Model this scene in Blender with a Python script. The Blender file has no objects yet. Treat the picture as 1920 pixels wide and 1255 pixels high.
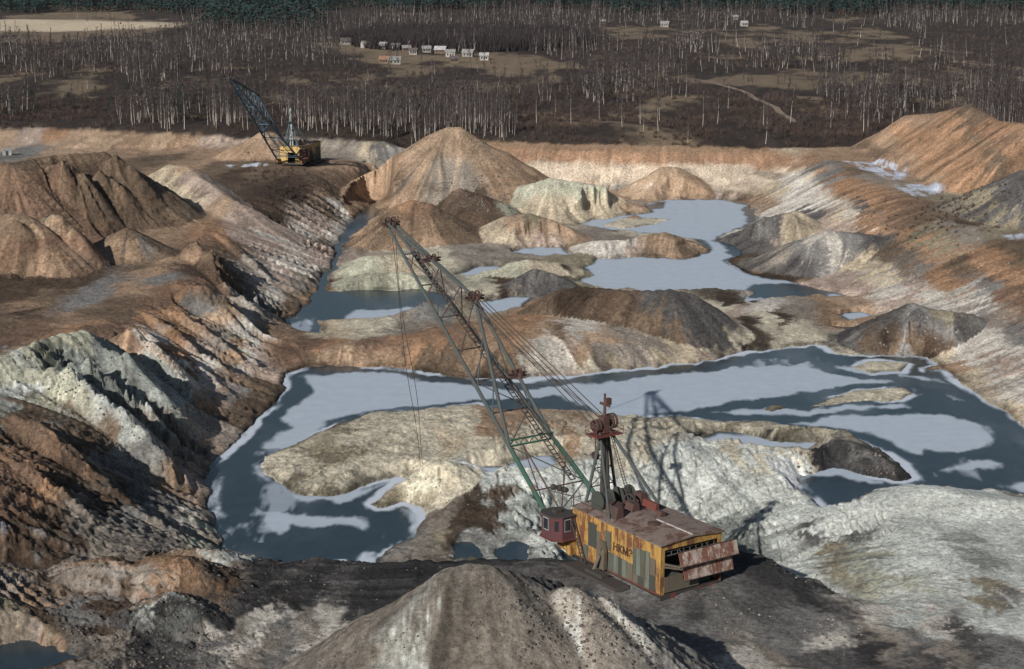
import bpy, math, random
import numpy as np
from mathutils import Vector, Matrix
random.seed(7)
RG = np.random.default_rng(11)
scene = bpy.context.scene
COL = scene.collection

# ------------------------------------------------------------------ camera, sky, sun, exposure
HC = 82.0                      # camera height above the pit water (metres)
F = 3300.0                     # focal length in pixels of a 1920 px wide picture
PITCH = math.radians(12.6)
cam_d = bpy.data.cameras.new('camera')
cam = bpy.data.objects.new('camera', cam_d)
COL.objects.link(cam)
cam.location = (0, 0, HC)
cam.rotation_euler = (math.pi/2 - PITCH, 0, 0)
cam_d.sensor_width = 36.0
cam_d.lens = 36.0*F/1920.0
cam_d.clip_start = 1.0
cam_d.clip_end = 40000.0
scene.camera = cam

SUN_EL = math.radians(27.5)
SUN_AZ = math.radians(31.4)    # direction the shadows run, from +Y towards +X
world = bpy.data.worlds.new('World')
scene.world = world
world.use_nodes = True
wn = world.node_tree
sky = wn.nodes.new('ShaderNodeTexSky')
sky.sky_type = 'NISHITA'
sky.sun_disc = False
sky.sun_elevation = SUN_EL
sky.sun_rotation = SUN_AZ + math.pi
sky.air_density = 1.1
wn.links.new(sky.outputs[0], wn.nodes['Background'].inputs[0])
wn.nodes['Background'].inputs[1].default_value = 0.05
sun_d = bpy.data.lights.new('sun', 'SUN')
sun_d.energy = 5.0
sun_d.angle = math.radians(0.5)
sun_d.color = (1.0, 0.965, 0.915)
sun = bpy.data.objects.new('sun', sun_d)
COL.objects.link(sun)
sd = Vector((math.sin(SUN_AZ)*math.cos(SUN_EL), math.cos(SUN_AZ)*math.cos(SUN_EL), -math.sin(SUN_EL)))
sun.rotation_euler = sd.to_track_quat('-Z', 'Y').to_euler()
sun.location = (-200, -300, 300)
scene.view_settings.view_transform = 'Standard'
scene.view_settings.look = 'None'
scene.view_settings.exposure = 0.08
scene.view_settings.gamma = 1.0

# ------------------------------------------------------------------ survey helpers
SP, CP = math.sin(PITCH), math.cos(PITCH)
def P(px, py, z):
    """the point of the ground at height z sighted at (px, py) of the photo"""
    a = (px-960.0)/F; b = (py-627.5)/F
    t = (HC-z)/(SP+b*CP)
    return (a*t, (CP-b*SP)*t, z)

def sstep(x, a, b):
    t = np.clip((x-a)/(b-a), 0, 1)
    return t*t*(3-2*t)

TAB = RG.random((256, 256)).astype(np.float32)
def vnoise(x, y):
    ix = np.floor(x); iy = np.floor(y)
    fx = (x-ix).astype(np.float32); fy = (y-iy).astype(np.float32)
    ix = ix.astype(np.int32); iy = iy.astype(np.int32)
    fx = fx*fx*(3-2*fx); fy = fy*fy*(3-2*fy)
    x0 = ix & 255; x1 = (ix+1) & 255; y0 = iy & 255; y1 = (iy+1) & 255
    a = TAB[x0, y0]; b = TAB[x1, y0]; c = TAB[x0, y1]; d = TAB[x1, y1]
    return (a+(b-a)*fx)*(1-fy) + (c+(d-c)*fx)*fy
def fbm(x, y, octv=4, gain=0.5, sx=0.0):
    s = 0; a = 1.0; t = 0
    for o in range(octv):
        s = s + a*vnoise(x+sx+17.3*o, y+sx*1.7-9.1*o); t += a
        a *= gain; x = x*2.03; y = y*2.03
    return s/t - 0.5

# fan shaped survey grid of the ground, denser near the viewpoint
us = np.concatenate([np.linspace(-0.62, -0.33, 50)[:-1], np.linspace(-0.33, 0.33, 880), np.linspace(0.33, 0.62, 50)[1:]])
ys = [70.0]
while ys[-1] < 150: ys.append(ys[-1]*1.006)
while ys[-1] < 640: ys.append(ys[-1]*1.0021)
while ys[-1] < 2600: ys.append(ys[-1]*1.006)
while ys[-1] < 14000: ys.append(ys[-1]*1.12)
ys = np.array(ys)
NU, NY = len(us), len(ys)
GY = np.repeat(ys[:, None], NU, 1)
GX = GY*us[None, :]
ridx = np.arange(NY); cidx = np.arange(NU)
def gsample(A, x, y):
    """bilinear lookup of a grid array at world positions"""
    r = np.interp(y, ys, ridx); c = np.interp(x/np.maximum(y, 1), us, cidx)
    r0 = np.clip(r.astype(np.int32), 0, NY-2); c0 = np.clip(c.astype(np.int32), 0, NU-2)
    fr = (r-r0).astype(np.float32); fc = (c-c0).astype(np.float32)
    return (A[r0, c0]*(1-fr)*(1-fc) + A[r0+1, c0]*fr*(1-fc) + A[r0, c0+1]*(1-fr)*fc + A[r0+1, c0+1]*fr*fc)

# ------------------------------------------------------------------ land form: surveyed break lines (px, py, height)
LINES = [
 # far rim of the pit and the plain behind it
 [(-700,238,13),(-250,240,13),(0,243,13),(150,243,13),(300,250,13),(440,257,13),(600,262,13),(720,266,13),(950,270,13),(1200,278,13),(1400,280,13),(1500,282,13)],
 [(-700,215,13),(0,215,13),(900,220,13),(1500,230,13),(2000,240,13),(2600,260,13)],
 # left far terrace
 [(-600,258,10),(-250,258,10),(0,263,10),(150,265,10),(300,268,10),(430,272,10),(620,280,10),(680,288,9.6)],
 [(-600,300,10),(-200,300,10),(0,300,10),(200,300,10),(400,310,10),(450,335,10),(560,322,10),(660,306,9.8)],
 [(705,303,9),(650,318,9.5),(600,328,9.8),(550,345,10),(520,372,10),(480,395,10),(430,405,10.3)],
 # far wall, orange band bottom, toe
 [(760,292,8),(860,296,8),(950,300,9),(1200,306,9),(1400,308,9),(1455,312,9)],
 [(760,335,2),(860,345,1.5),(960,352,1),(1080,350,1),(1180,352,.9),(1300,366,.8),(1400,369,.8)],
 # channel bank below the left terrace
 [(712,340,2),(700,352,.8),(692,375,.5),(680,395,.4),(645,423,.4),(620,455,.4),(637,466,.4),(605,530,.4),(585,556,.5),(540,585,.6),(533,600,.5),(560,628,.8)],
 # left plateau and its crest
 [(-500,640,12),(-100,640,12),(0,640,12),(100,600,11.5),(180,560,11),(260,520,11),(310,460,11),(340,420,11)],
 [(-500,540,11.5),(-100,540,11.5),(0,540,11.5),(150,535,11),(250,500,11)],
 [(-500,400,11),(-200,400,11),(-100,330,10.5),(350,360,10.5)],
 [(205,625,12),(235,592,11.5),(270,560,11.5),(340,547,11.5),(362,500,11.2),(380,445,11),(405,415,10.6)],
 # left wall crest towards the viewer
 [(150,650,12.5),(60,700,14),(0,750,15),(-40,820,15.5),(-60,900,15),(-60,1000,13.5),(-70,1100,12),(-120,1250,12)],
 [(-300,800,15),(-300,1000,14),(-400,1250,13)],
 # toe of the left wall along the near lake
 [(600,640,1.6),(560,668,1.2),(535,690,.4),(535,725,.3),(508,765,.3),(480,790,.3),(440,822,.3),(400,860,.3),(390,900,.3),(400,960,.3),(420,1000,.3),(428,1030,.3)],
 # near bench and its edge
 [(-60,1075,9),(60,1060,8.4),(160,1048,7.6),(260,1044,7.4),(340,1040,7.6),(430,1045,8.6),(600,1043,8.6),(780,1045,8.6),(900,1047,8.6),(1030,1042,8.6),(1150,1048,8.6),(1300,1045,8.6),(1400,1036,8.4),(1450,1052,8.3),(1530,1086,8.1),(1640,1132,7.6)],
 [(100,1130,8.6),(300,1150,8.6),(500,1085,8.6),(700,1085,8.6),(1000,1100,8.6),(1200,1180,8.6),(1400,1140,8.6)],
 [(-200,1300,9),(100,1250,8.6),(500,1230,8.6),(900,1300,8.6),(1300,1300,8.6),(1500,1250,8.3),(1700,1200,7.8),(1920,1240,7.4),(2300,1260,8)],
 [(-600,2500,10),(0,2500,9),(960,2500,9),(2000,2500,9),(3000,2500,9)],
 # white ground right of the bench
 [(1690,1130,6.8),(1800,1130,6.4),(1950,1150,6.6),(2300,1150,7)],
 [(1560,1040,2.2),(1640,1060,4.2),(1750,1060,5),(1900,1050,5),(2100,1050,5)],
 [(1600,960,2.4),(1660,980,4),(1750,985,4.6),(1900,975,4.4),(2100,985,4.6)],
 [(1592,952,.8),(1650,932,1.6),(1740,918,1.8),(1830,932,1.6),(1920,940,1.4),(2000,960,1),(2150,980,1)],
 # excavated cut facing the viewer
 [(1120,848,2.4),(1200,848,2.8),(1290,852,2.8),(1400,858,2.8),(1480,868,2.4),(1508,920,1.8),(1545,968,1)],
 [(1510,1020,0),(1450,1012,-1.6),(1380,990,-2.2),(1300,975,-2.4),(1200,960,-2.4),(1120,950,-2.2),(1060,960,-1.8),(1000,1000,-1),(960,1030,-.6),(900,1040,-.4)],
 # island of the near lake and the causeways
 [(560,880,1.2),(620,850,1.5),(700,810,1.7),(800,795,2.0),(900,800,1.8),(1000,800,1.9),(1080,810,2.6),(1150,812,2.2)],
 [(560,905,.8),(640,895,1.1),(700,870,1.4),(800,850,1.5),(900,850,1.5),(1000,840,2.4)],
 [(900,930,2),(960,925,2.2),(1000,900,2.6),(1060,890,2.4),(1100,880,2.2)],
 [(830,985,.9),(860,1010,.8),(930,960,1.4),(980,960,.8)],
 [(1180,798,2.4),(1300,800,2.6),(1380,803,1),(1450,808,2.2),(1540,812,2.2),(1620,828,1.4)],
 # dam between the lakes
 [(590,662,2.2),(640,655,2.8),(720,655,3),(800,650,3.4),(880,645,3.8),(940,640,4.2)],
 [(612,630,.6),(700,612,.7),(780,604,.7),(860,596,.8),(930,590,1.4)],
 [(950,665,3.2),(1050,650,3.6),(1150,655,3),(1250,650,2.4),(1320,640,1.8),(1420,625,1.4),(1520,620,1.3)],
 [(980,610,5.4),(1040,605,5.2),(1100,625,4.2),(1200,620,3.6)],
 [(600,682,.5),(720,680,.5),(880,695,.5),(960,700,.5),(1150,688,.6),(1300,672,.5),(1420,650,.5),(1500,640,.5)],
 # floor between the far ponds
 [(870,545,1.1),(950,550,1.1),(900,530,1),(1000,520,1.2),(1040,495,1.2)],
 [(760,620,1),(660,600,.6)], [(860,490,1),(920,480,1),(1060,500,1)],
 [(1270,560,1),(1340,575,1.3),(1400,585,1.3),(1500,575,1.3),(1560,600,1.3),(1450,605,1.3)],
 [(730,480,1),(800,470,1.2),(880,462,1.2)],[(1130,470,.8),(1080,440,.8),(1100,500,.8)],
 [(1180,400,.8),(1100,425,.8)],
 # right wall: toe, crest and the terrace above
 [(1405,374,.6),(1425,400,.5),(1440,440,.6),(1520,500,.8),(1600,545,.9),(1640,590,1),(1700,640,.8),(1760,668,.5),(1800,705,.4),(1860,745,.4),(1930,800,.4),(2020,870,.4),(2150,960,.5)],
 [(1500,285,13),(1560,305,13),(1620,345,13),(1700,385,13),(1790,425,13),(1850,442,13),(1920,470,13),(2050,530,13),(2200,620,12.5),(2400,720,12)],
 [(1600,300,13),(1700,340,13),(1800,380,13),(1920,440,13),(2000,460,13),(2200,500,13),(2500,600,13)],
 [(2300,300,13),(2500,400,13)],
 # underwater / behind heaps
 [(1440,520,.4),(1560,560,1.2)],
]
EDGE_BACK = [([(430,1045),(600,1043),(780,1045)], 15, -1.0), ([(900,1047),(1030,1042),(1150,1048),(1300,1045),(1400,1036)], 16, -1.6), ([(1470,1062),(1530,1086),(1620,1124)], 9, 2.5)]
ctrl = []
for L in LINES:
    for (a, b) in zip(L[:-1], L[1:]):
        A = np.array(P(*a)); B = np.array(P(*b))
        n = max(1, int(np.hypot(*(B-A)[:2])/6.0)); n = min(n, 40)
        for k in range(n): ctrl.append(A+(B-A)*k/n)
    ctrl.append(np.array(P(*L[-1])))
for pts, off, z in EDGE_BACK:
    W = [np.array(P(a, b, 8.6)) for a, b in pts]
    for A, B in zip(W[:-1], W[1:]):
        for k in range(5):
            q = A+(B-A)*k/5; ctrl.append(np.array([q[0], q[1]+off, z]))
C = np.array(ctrl)
key = np.round(C[:, :2]/1.5).astype(int)
_, ui = np.unique(key, axis=0, return_index=True)
C = C[np.sort(ui)]
N = len(C)
D = np.hypot(C[:, None, 0]-C[None, :, 0], C[:, None, 1]-C[None, :, 1])
A_ = np.zeros((N+3, N+3)); A_[:N, :N] = D - 0.6*np.eye(N)
A_[:N, N] = 1; A_[:N, N+1:] = C[:, :2]/100; A_[N:, :N] = A_[:N, N:].T
sol = np.linalg.solve(A_, np.concatenate([C[:, 2], np.zeros(3)]))
rs = np.unique(np.concatenate([np.arange(0, NY, 4), [NY-1]])); cs = np.unique(np.concatenate([np.arange(0, NU, 4), [NU-1]]))
SX = GX[np.ix_(rs, cs)].ravel(); SY = GY[np.ix_(rs, cs)].ravel()
Zc = np.zeros(len(SX))
for k in range(0, len(SX), 8000):
    x = SX[k:k+8000]; y = SY[k:k+8000]
    d = np.hypot(x[:, None]-C[None, :, 0], y[:, None]-C[None, :, 1])
    Zc[k:k+8000] = d @ sol[:N] + sol[N] + (sol[N+1]*x+sol[N+2]*y)/100
Zc = Zc.reshape(len(rs), len(cs))
t1 = np.zeros((len(rs), NU))
for i in range(len(rs)): t1[i] = np.interp(cidx, cs, Zc[i])
ri = np.searchsorted(rs, ridx, side='right')-1; ri = np.clip(ri, 0, len(rs)-2)
fr = ((ridx-rs[ri])/(rs[ri+1]-rs[ri]))[:, None]
Z = (t1[ri]*(1-fr)+t1[ri+1]*fr)
far = sstep(GY, 665, 760)
Z = Z*(1-far)+13.0*far
side = sstep(np.abs(GX)-GY*0.0, 170, 260)*(1-far)
Z = Z*(1-side)+np.clip(Z, 11, 15)*side
Z = np.clip(Z, -3, 17)
Z += fbm(GX/45, GY/45, 3)*1.6*far*(1-sstep(GY, 2600, 4000))

# ------------------------------------------------------------------ spoil heaps: ridge points (px, py_top, py_foot), foot height, slope
def apex(px, py, pf, z0, s):
    h = 5.0
    fx, fy, _ = P(px, pf, z0)
    lo, hi = 0.05, 60.0
    for _ in range(50):
        h = 0.5*(lo+hi)
        X, Y, Zp = P(px, py, z0+h)       # where the sight line meets height z0+h
        if Y > fy + h/s: lo = h
        else: hi = h
    X, Y, Zp = P(px, py, z0+h)
    return (X, Y, z0+h)
HEAPS = [  # name, z0, slope, ridge, gully amplitude, label, group
 ('big',   2.0, .60, [(838,239,405),(858,239,405)], .14, 'biggest tan cone shaped sand heap beyond the lake, right of the far excavator'),
 ('brown', 1.0, .56, [(770,376,462),(800,383,462)], .4, 'reddish brown heap at the foot of the biggest tan sand heap, beside the channel'),
 ('ridgeb',1.5, .50, [(850,352,412),(905,366,418)], .5, 'dark brown rough ridge between the biggest tan heap and the pale green heap'),
 ('pale',  .8, .52, [(975,350,412),(1035,334,415),(1110,345,414),(1160,366,410)], .05, 'broad pale green and cream sand heap at the left shore of the far frozen pond'),
 ('cream', .8, .50, [(950,405,455),(990,400,462),(1030,412,462)], .2, 'small cream sand heap with a dark hollow, in front of the broad pale green heap'),
 ('tongue',.6, .40, [(1110,452,480),(1170,450,484),(1245,436,484),(1285,455,482)], .15, 'low whitish to tan sand tongue jutting into the far frozen pond'),
 ('wallh', 1.0,.60, [(1245,313,370),(1268,313,370)], .2, 'tan sand cone leaning on the far orange and white pit wall'),
 ('dark1', .8, .56, [(1400,428,462),(1440,408,470),(1487,395,470)], .35, 'dark charcoal heap with a pale streak on the right shore of the far pond'),
 ('dark2', .8, .50, [(1480,460,508),(1560,432,520),(1630,440,520)], .45, 'grey heap with white patches, in front of the charcoal heap on the right shore'),
 ('wedge', .9, .52, [(1600,492,522),(1632,482,520)], .2, 'small cream wedge of sand at the foot of the right pit wall'),
 ('mid',   3.2,.66, [(1050,545,600),(1085,537,605),(1170,545,622),(1250,543,632),(1290,552,628)], .7, 'long dark brown heap with fluted flank between the two lakes'),
 ('small', .9, .58, [(1003,505,550),(1030,512,550)], .25, 'small dark grey cone left of the far frozen pond'),
 ('boomh', .8, .54, [(795,562,602)], .25, 'small grey brown cone behind the boom of the near excavator'),
 ('pl1',   .7, .40, [(690,480,515),(745,478,512)], .2, 'low pale mound beside the channel, upper one of two'),
 ('pl2',   .7, .36, [(690,512,540),(745,510,542)], .2, 'low pale mound beside the channel, lower one of two'),
 ('pl3',   .8, .40, [(935,498,522),(990,487,528),(1040,492,522)], .2, 'low pale green mound behind the small dark grey cone'),
 ('rdark', .8, .60, [(1680,582,655),(1705,567,662),(1745,578,664),(1820,588,664)], .5, 'dark grey brown heap at the right end of the near lake'),
 ('front', 8.6,.80, [(822,1070,1640),(840,1064,1640),(868,1060,1640),(905,1063,1640),(950,1072,1600)], .22, 'steep grey sand heap with smooth face in the very foreground'),
 ('frontr',8.6,.72, [(1000,1084,1560),(1060,1104,1520),(1120,1140,1500),(1180,1180,1500),(1240,1225,1500)], 1.0, 'rough dark and whitish shoulder on the right of the foreground heap'),
 ('isl',   1.0,.45, [(800,880,945),(830,867,948),(850,880,945)], .3, 'small conical mound on the island in front of the near excavator'),
 ('spoil', .6, .42, [(1540,838,886),(1575,826,890),(1640,852,898),(1690,885,908)], .5, 'black lumpy spoil bank running out into the near lake'),
 ('lpale', 10.2,.62,[(322,310,385),(345,312,385),(400,352,398),(440,380,412)], .3, 'pale pinkish beige sand ridge at the left plateau edge, facing the far excavator'),
 ('farc',  10.0,.60,[(492,246,302),(500,246,302)], .2, 'tan sand cone directly behind the boom of the far excavator'),
 ('tiny',  10.0,.50,[(78,243,262),(100,247,262)], .15, 'small sand heap on the far left terrace under the woods'),
 ('green', 13.0,.95,[(-60,676,760),(10,664,745),(70,640,730),(150,620,700),(195,634,None,15.6),(222,655,None,14.2)], 1.5, 'pale green ridge of spoil on top of the left pit wall'),
 ('lbig',  11.0,.74,[(-60,300,470),(20,306,470),(100,290,450),(190,284,440),(240,312,430),(290,350,425)], 1.5, 'large brown and orange heap with deep shaded gullies on the left plateau'),
 ('lbig2', 11.0,.72,[(-40,400,520),(30,398,525),(75,430,525),(110,470,525)], 1.0, 'orange brown fluted heap at the left picture edge, before the largest brown heap'),
 ('lcone', 11.0,.55,[(235,428,498),(255,440,495)], .5, 'low brown cone on the left plateau, before the largest brown heap'),
 ('rbig',  13.0,.72,[(1640,262,280),(1700,216,296),(1760,212,308),(1815,196,330),(1865,226,346),(1930,232,378),(2020,240,390),(2200,250,410)], .5, 'huge orange heap with a pointed crest at the upper right'),
 ('rdk',   13.0,.52,[(1925,318,425),(2000,300,440),(2100,300,450)], .4, 'dark grey smooth flank right of the huge orange heap'),
 ('rcone', 13.0,.55,[(1885,388,425)], .3, 'small olive brown cone on the right terrace, below the dark grey flank'),
 ('wh',    3.2,.30, [(1690,932,1000),(1760,918,1010),(1840,935,1010),(1950,945,1010)], .2, 'broad whitish green mound right of the near excavator'),
 ('fl1',   8.4,.55, [(150,1062,1110),(200,1050,1115),(240,1062,1110)], .5, 'small pinkish brown mound on the bench at the lower left'),
 ('fl2',   8.4,.50, [(300,1048,1120),(345,1052,1130),(380,1075,1130)], .8, 'dark brown lumpy mound on the bench left of the flat black track'),
 ('fl3',   8.4,.45, [(360,1030,1068),(395,1035,1070),(430,1052,1075)], .5, 'pale ridge of rubble above the lower end of the left pit wall'),
 ('fl4',   8.6,.50, [(260,1148,1190),(330,1120,1180),(375,1150,1195)], .8, 'black rubble mound with grey streaks at the lower left'),
]
HZ = np.full(Z.shape, -99.0); HID = np.full(Z.shape, -1, int)
wx = fbm(GX/9, GY/9, 4, sx=3)*3.4; wy = fbm(GX/9, GY/9, 4, sx=41)*3.4
hw = fbm(GX/3, GY/3, 3, sx=8)
HRIDGE = []
for hi, (nm, z0, s, rid, amp, lab) in enumerate(HEAPS):
    pts = [np.array(apex(q[0], q[1], q[2], z0, s) if len(q) == 3 else P(q[0], q[1], q[3])) for q in rid]
    dense = []
    for A, B in zip(pts[:-1], pts[1:]):
        n = max(2, int(np.hypot(*(B-A)[:2])/2.0))
        for k in range(n): dense.append(A+(B-A)*k/n)
    dense.append(pts[-1]); dense = np.array(dense); HRIDGE.append(dense)
    hmax = dense[:, 2].max()-z0+4
    R = hmax/s
    rr = np.where((ys > dense[:, 1].min()-R) & (ys < dense[:, 1].max()+R))[0]
    if len(rr) == 0: continue
    r0, r1 = rr[0], rr[-1]+1
    X = GX[r0:r1]; Y = GY[r0:r1]
    cc = np.where((X.max(0) > dense[:, 0].min()-R) & (X.min(0) < dense[:, 0].max()+R))[0]
    if len(cc) == 0: continue
    c0, c1 = cc[0], cc[-1]+1
    sl = (slice(r0, r1), slice(c0, c1))
    X = GX[sl]+wx[sl]*min(1, hmax/14); Y = GY[sl]+wy[sl]*min(1, hmax/14)
    best = np.full(X.shape, -99.0)
    for q in dense:
        d = np.hypot(X-q[0], Y-q[1])
        best = np.maximum(best, q[2]-s*(np.sqrt(d*d+1.2)-1.1)+0.004*s*np.minimum(d, 30)**1.5)
    m = best > HZ[sl]
    HZ[sl] = np.where(m, best, HZ[sl]); 
    h = HID[sl]; h[m] = hi; HID[sl] = h
dd = HZ - Z
HEAPM = sstep(dd, -0.2, 0.5)
k = 0.35
Z0 = Z.copy()
Z = np.where(dd > -3, 0.5*(Z+HZ+np.sqrt(dd*dd+k*k)), Z)
HID[dd < 0.15] = -1

# ------------------------------------------------------------------ spurs: sharp rain cut ribs standing out of heaps and walls
def sight(qx, qy, Zs):
    """where the sight lines through (qx, qy) first meet the ground"""
    qx = np.asarray(qx, float); qy = np.asarray(qy, float)
    a = (qx-960)/F; b = (qy-627.5)/F; den = CP-b*SP
    cy = ys[(ys > 120) & (ys < 720)]
    XX = (a/den)[:, None]*cy[None, :]; YY = np.repeat(cy[None, :], len(qx), 0)
    RZ = HC-((SP+b*CP)/den)[:, None]*cy[None, :]
    TZ = gsample(Zs, XX, YY); hit = (TZ > RZ).argmax(1); i = np.arange(len(qx))
    return XX[i, hit], cy[hit], TZ[i, hit]
SPURS = [
 ([(85,312),(150,365),(205,428)],5.5,1.25),([(165,335),(215,368),(258,405)],4.2,1.25),([(195,305),(245,340),(290,385)],4.2,1.25),([(72,412),(125,448),(180,492)],4.6,1.25),([(25,420),(60,470)],2.2,1.0),
 ([(345,465),(395,505),(430,560)],4.2,1.2),([(325,545),(410,590),(485,628)],4.2,1.2),([(250,578),(340,640),(430,705)],1.9,1.1),([(292,570),(380,625),(465,684)],1.7,1.1),([(225,600),(300,660),(390,730)],1.8,1.1),
 ([(205,632),(290,692),(378,762)],4.4,1.25),([(50,690),(130,745),(220,815),(300,880),(365,935)],4.4,1.2),([(0,770),(120,862),(250,950)],2.2,1.1),([(110,680),(200,745),(300,830),(372,885)],4.8,1.25),([(190,655),(260,730),(330,800),(385,850)],3.2,1.25),([(0,850),(90,920),(200,1000)],1.6,1.0),
 ([(430,560),(500,600)],1.6,1.1),([(395,430),(450,480),(520,540)],1.5,1.0),([(470,560),(515,590)],1.6,1.2),([(440,660),(500,690)],1.0,1.0),([(160,900),(260,970),(340,1015)],1.5,1.0),([(255,620),(330,672),(420,735),(470,765)],1.3,1.0),
 ([(1180,548),(1175,600)],1.0,.9),([(1120,545),(1105,600)],.8,.9),([(1040,1105),(1090,1170),(1110,1250)],2.0,.9),([(1090,1130),(1160,1200),(1200,1250)],1.8,.9),
 ([(1440,405),(1405,440)],1.4,.8),([(1480,398),(1500,440)],1.4,.8),([(1560,432),(1500,490)],1.8,.8),([(1640,445),(1600,500)],1.6,.8),([(1730,575),(1690,640)],1.3,.9),([(1790,585),(1780,640)],1.2,.9),
]
Zb = Z.copy()
for line, dz_, s in SPURS:
    lx, ly = zip(*line); seg = []
    for (a0, b0), (a1, b1) in zip(line[:-1], line[1:]):
        n = max(2, int(math.hypot(a1-a0, b1-b0)/6))
        for k in range(n): seg.append((a0+(a1-a0)*k/n, b0+(b1-b0)*k/n))
    seg.append(line[-1]); seg = np.array(seg)
    hx, hy, hz = sight(seg[:, 0], seg[:, 1]+3, Zb)
    t = np.linspace(0, 1, len(seg)); rise = dz_*np.minimum(1, (1-t)*2.2+.1)*np.minimum(1, t*4+.02)*(1+.12*np.sin(np.arange(len(seg))*.9+dz_*7))
    R = dz_/s*2.2+9
    rr = np.where((ys > hy.min()-R) & (ys < hy.max()+R))[0]; r0, r1 = rr[0], rr[-1]+1
    cc = np.where((GX[r0:r1].max(0) > hx.min()-R) & (GX[r0:r1].min(0) < hx.max()+R))[0]; c0, c1 = cc[0], cc[-1]+1
    sl = (slice(r0, r1), slice(c0, c1)); X = GX[sl]+wx[sl]*.45; Y = GY[sl]+wy[sl]*.45; best = np.full(X.shape, -99.0)
    for xx, yy, zz, ri_ in zip(hx, hy, hz, rise):
        d = np.hypot(X-xx, (Y-yy)); best = np.maximum(best, zz+ri_-s*(np.sqrt(d*d+.25)-.4))
    e = best-Z[sl]
    Z[sl] = np.where(e > -1, .5*(Z[sl]+best+np.sqrt(e*e+.05)), Z[sl])

# ------------------------------------------------------------------ water bodies (outlines in photo pixels at water level 0)
WATER = [
 [(540,702),(570,692),(640,686),(720,686),(800,698),(880,706),(960,711),(1050,706),(1150,696),(1250,684),(1330,676),(1420,657),(1500,646),(1545,645),(1560,662),(1640,669),(1740,672),(1790,708),(1850,752),(1930,806),(2040,880),(2200,975),(2050,962),(1920,937),(1830,929),(1740,914),(1650,930),(1600,948),(1560,964),(1515,938),(1488,912),(1500,888),(1530,884),(1560,880),(1620,890),(1690,911),(1716,898),(1690,870),(1630,838),(1600,822),(1500,805),(1420,795),(1360,797),(1290,786),(1200,786),(1150,785),(1100,772),(1000,766),(960,775),(900,760),(840,767),(770,766),(700,775),(640,795),(590,815),(540,835),(487,857),(495,880),(520,903),(545,925),(600,937),(650,926),(700,906),(762,893),(705,940),(780,950),(806,975),(775,1008),(700,1036),(700,1060),(560,1075),(430,1060),(398,960),(390,900),(398,860),(440,824),(480,790),(510,765),(535,725)],
 [(1275,825),(1340,814),(1420,824),(1480,830),(1537,830),(1510,851),(1400,851),(1330,840)],
 [(885,890),(900,880),(960,869),(1030,854),(1060,874),(1045,886),(960,896),(920,899)],
 [(1075,530),(1112,515),(1092,500),(1118,486),(1200,482),(1280,487),(1335,470),(1312,450),(1250,440),(1140,433),(1085,421),(1120,411),(1220,397),(1205,381),(1250,375),(1350,374),(1400,385),(1420,405),(1408,420),(1378,430),(1345,450),(1392,470),(1362,490),(1400,512),(1480,528),(1540,542),(1605,558),(1560,560),(1480,558),(1400,568),(1375,566),(1420,550),(1350,545),(1250,550),(1150,547)],
 [(955,470),(1000,464),(1060,462),(1065,479),(1020,484),(975,480)],
 [(700,380),(708,395),(698,410),(672,430),(645,458),(640,470),(632,500),(608,543),(640,548),(700,545),(800,543),(860,560),(800,590),(700,598),(596,598),(608,627),(560,622),(533,601),(560,590),(583,566),(592,543),(618,502),(630,470),(632,458),(648,430),(668,405)],
 [(890,568),(940,560),(1005,556),(970,582),(930,592),(880,582)],
 [(855,516),(900,499),(965,503),(930,513),(880,521)],
 [(1565,590),(1615,583),(1645,596),(1590,606)],
 [(1640,618),(1560,612),(1540,618),(1600,626)],
 [(925,1028),(955,1012),(985,1022),(990,1045),(930,1050)],
 [(850,1026),(880,1020),(900,1040),(850,1045)],
 [(-10,1072),(30,1066),(60,1070),(20,1078),(-10,1080)],
 [(-20,1218),(60,1205),(130,1215),(150,1240),(60,1262),(-20,1260)],
]
WZ = [0]*12+[8.1, 8.2]
ISLES = [
 [(1522,764),(1560,747),(1620,732),(1690,725),(1713,737),(1690,750),(1600,755),(1560,763)],
 [(1590,688),(1640,680),(1705,684),(1690,699),(1640,700)],
 [(1735,690),(1765,685),(1770,694),(1740,695)],
 [(1428,767),(1455,760),(1480,766),(1445,773)],
 [(1130,423),(1180,411),(1256,411),(1230,421),(1170,430)],
]
def poly_world(pl, z=0): return np.array([P(a, b, z)[:2] for a, b in pl])
def sdist(X, Y, pg):
    """signed distance, negative inside"""
    d2 = np.full(X.shape, 1e12, np.float64); ins = np.zeros(X.shape, bool)
    n = len(pg)
    for i in range(n):
        ax, ay = pg[i]; bx, by = pg[(i+1) % n]
        ex, ey = bx-ax, by-ay; L = ex*ex+ey*ey+1e-9
        t = np.clip(((X-ax)*ex+(Y-ay)*ey)/L, 0, 1)
        d2 = np.minimum(d2, (X-ax-t*ex)**2+(Y-ay-t*ey)**2)
        c = (ay > Y) != (by > Y)
        ins ^= c & (X < (bx-ax)*(Y-ay)/(by-ay+1e-12)+ax)
    d = np.sqrt(d2)
    return np.where(ins, -d, d)
def region(pg, pad):
    r0 = np.searchsorted(ys, pg[:, 1].min()-pad); r1 = min(NY, np.searchsorted(ys, pg[:, 1].max()+pad)+1)
    u = np.concatenate([(pg[:, 0]-pad)/np.maximum(pg[:, 1], 1), (pg[:, 0]+pad)/np.maximum(pg[:, 1], 1)])
    c0 = max(0, np.searchsorted(us, u.min()-.02)); c1 = min(NU, np.searchsorted(us, u.max()+.02)+1)
    return slice(r0, r1), slice(c0, c1)
WSD = np.full(Z.shape, 60.0); WLV = np.zeros(Z.shape)
shx = fbm(GX/4, GY/7, 4, sx=5)*3.0; shy = fbm(GX/4, GY/7, 4, sx=77)*7.0
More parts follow.
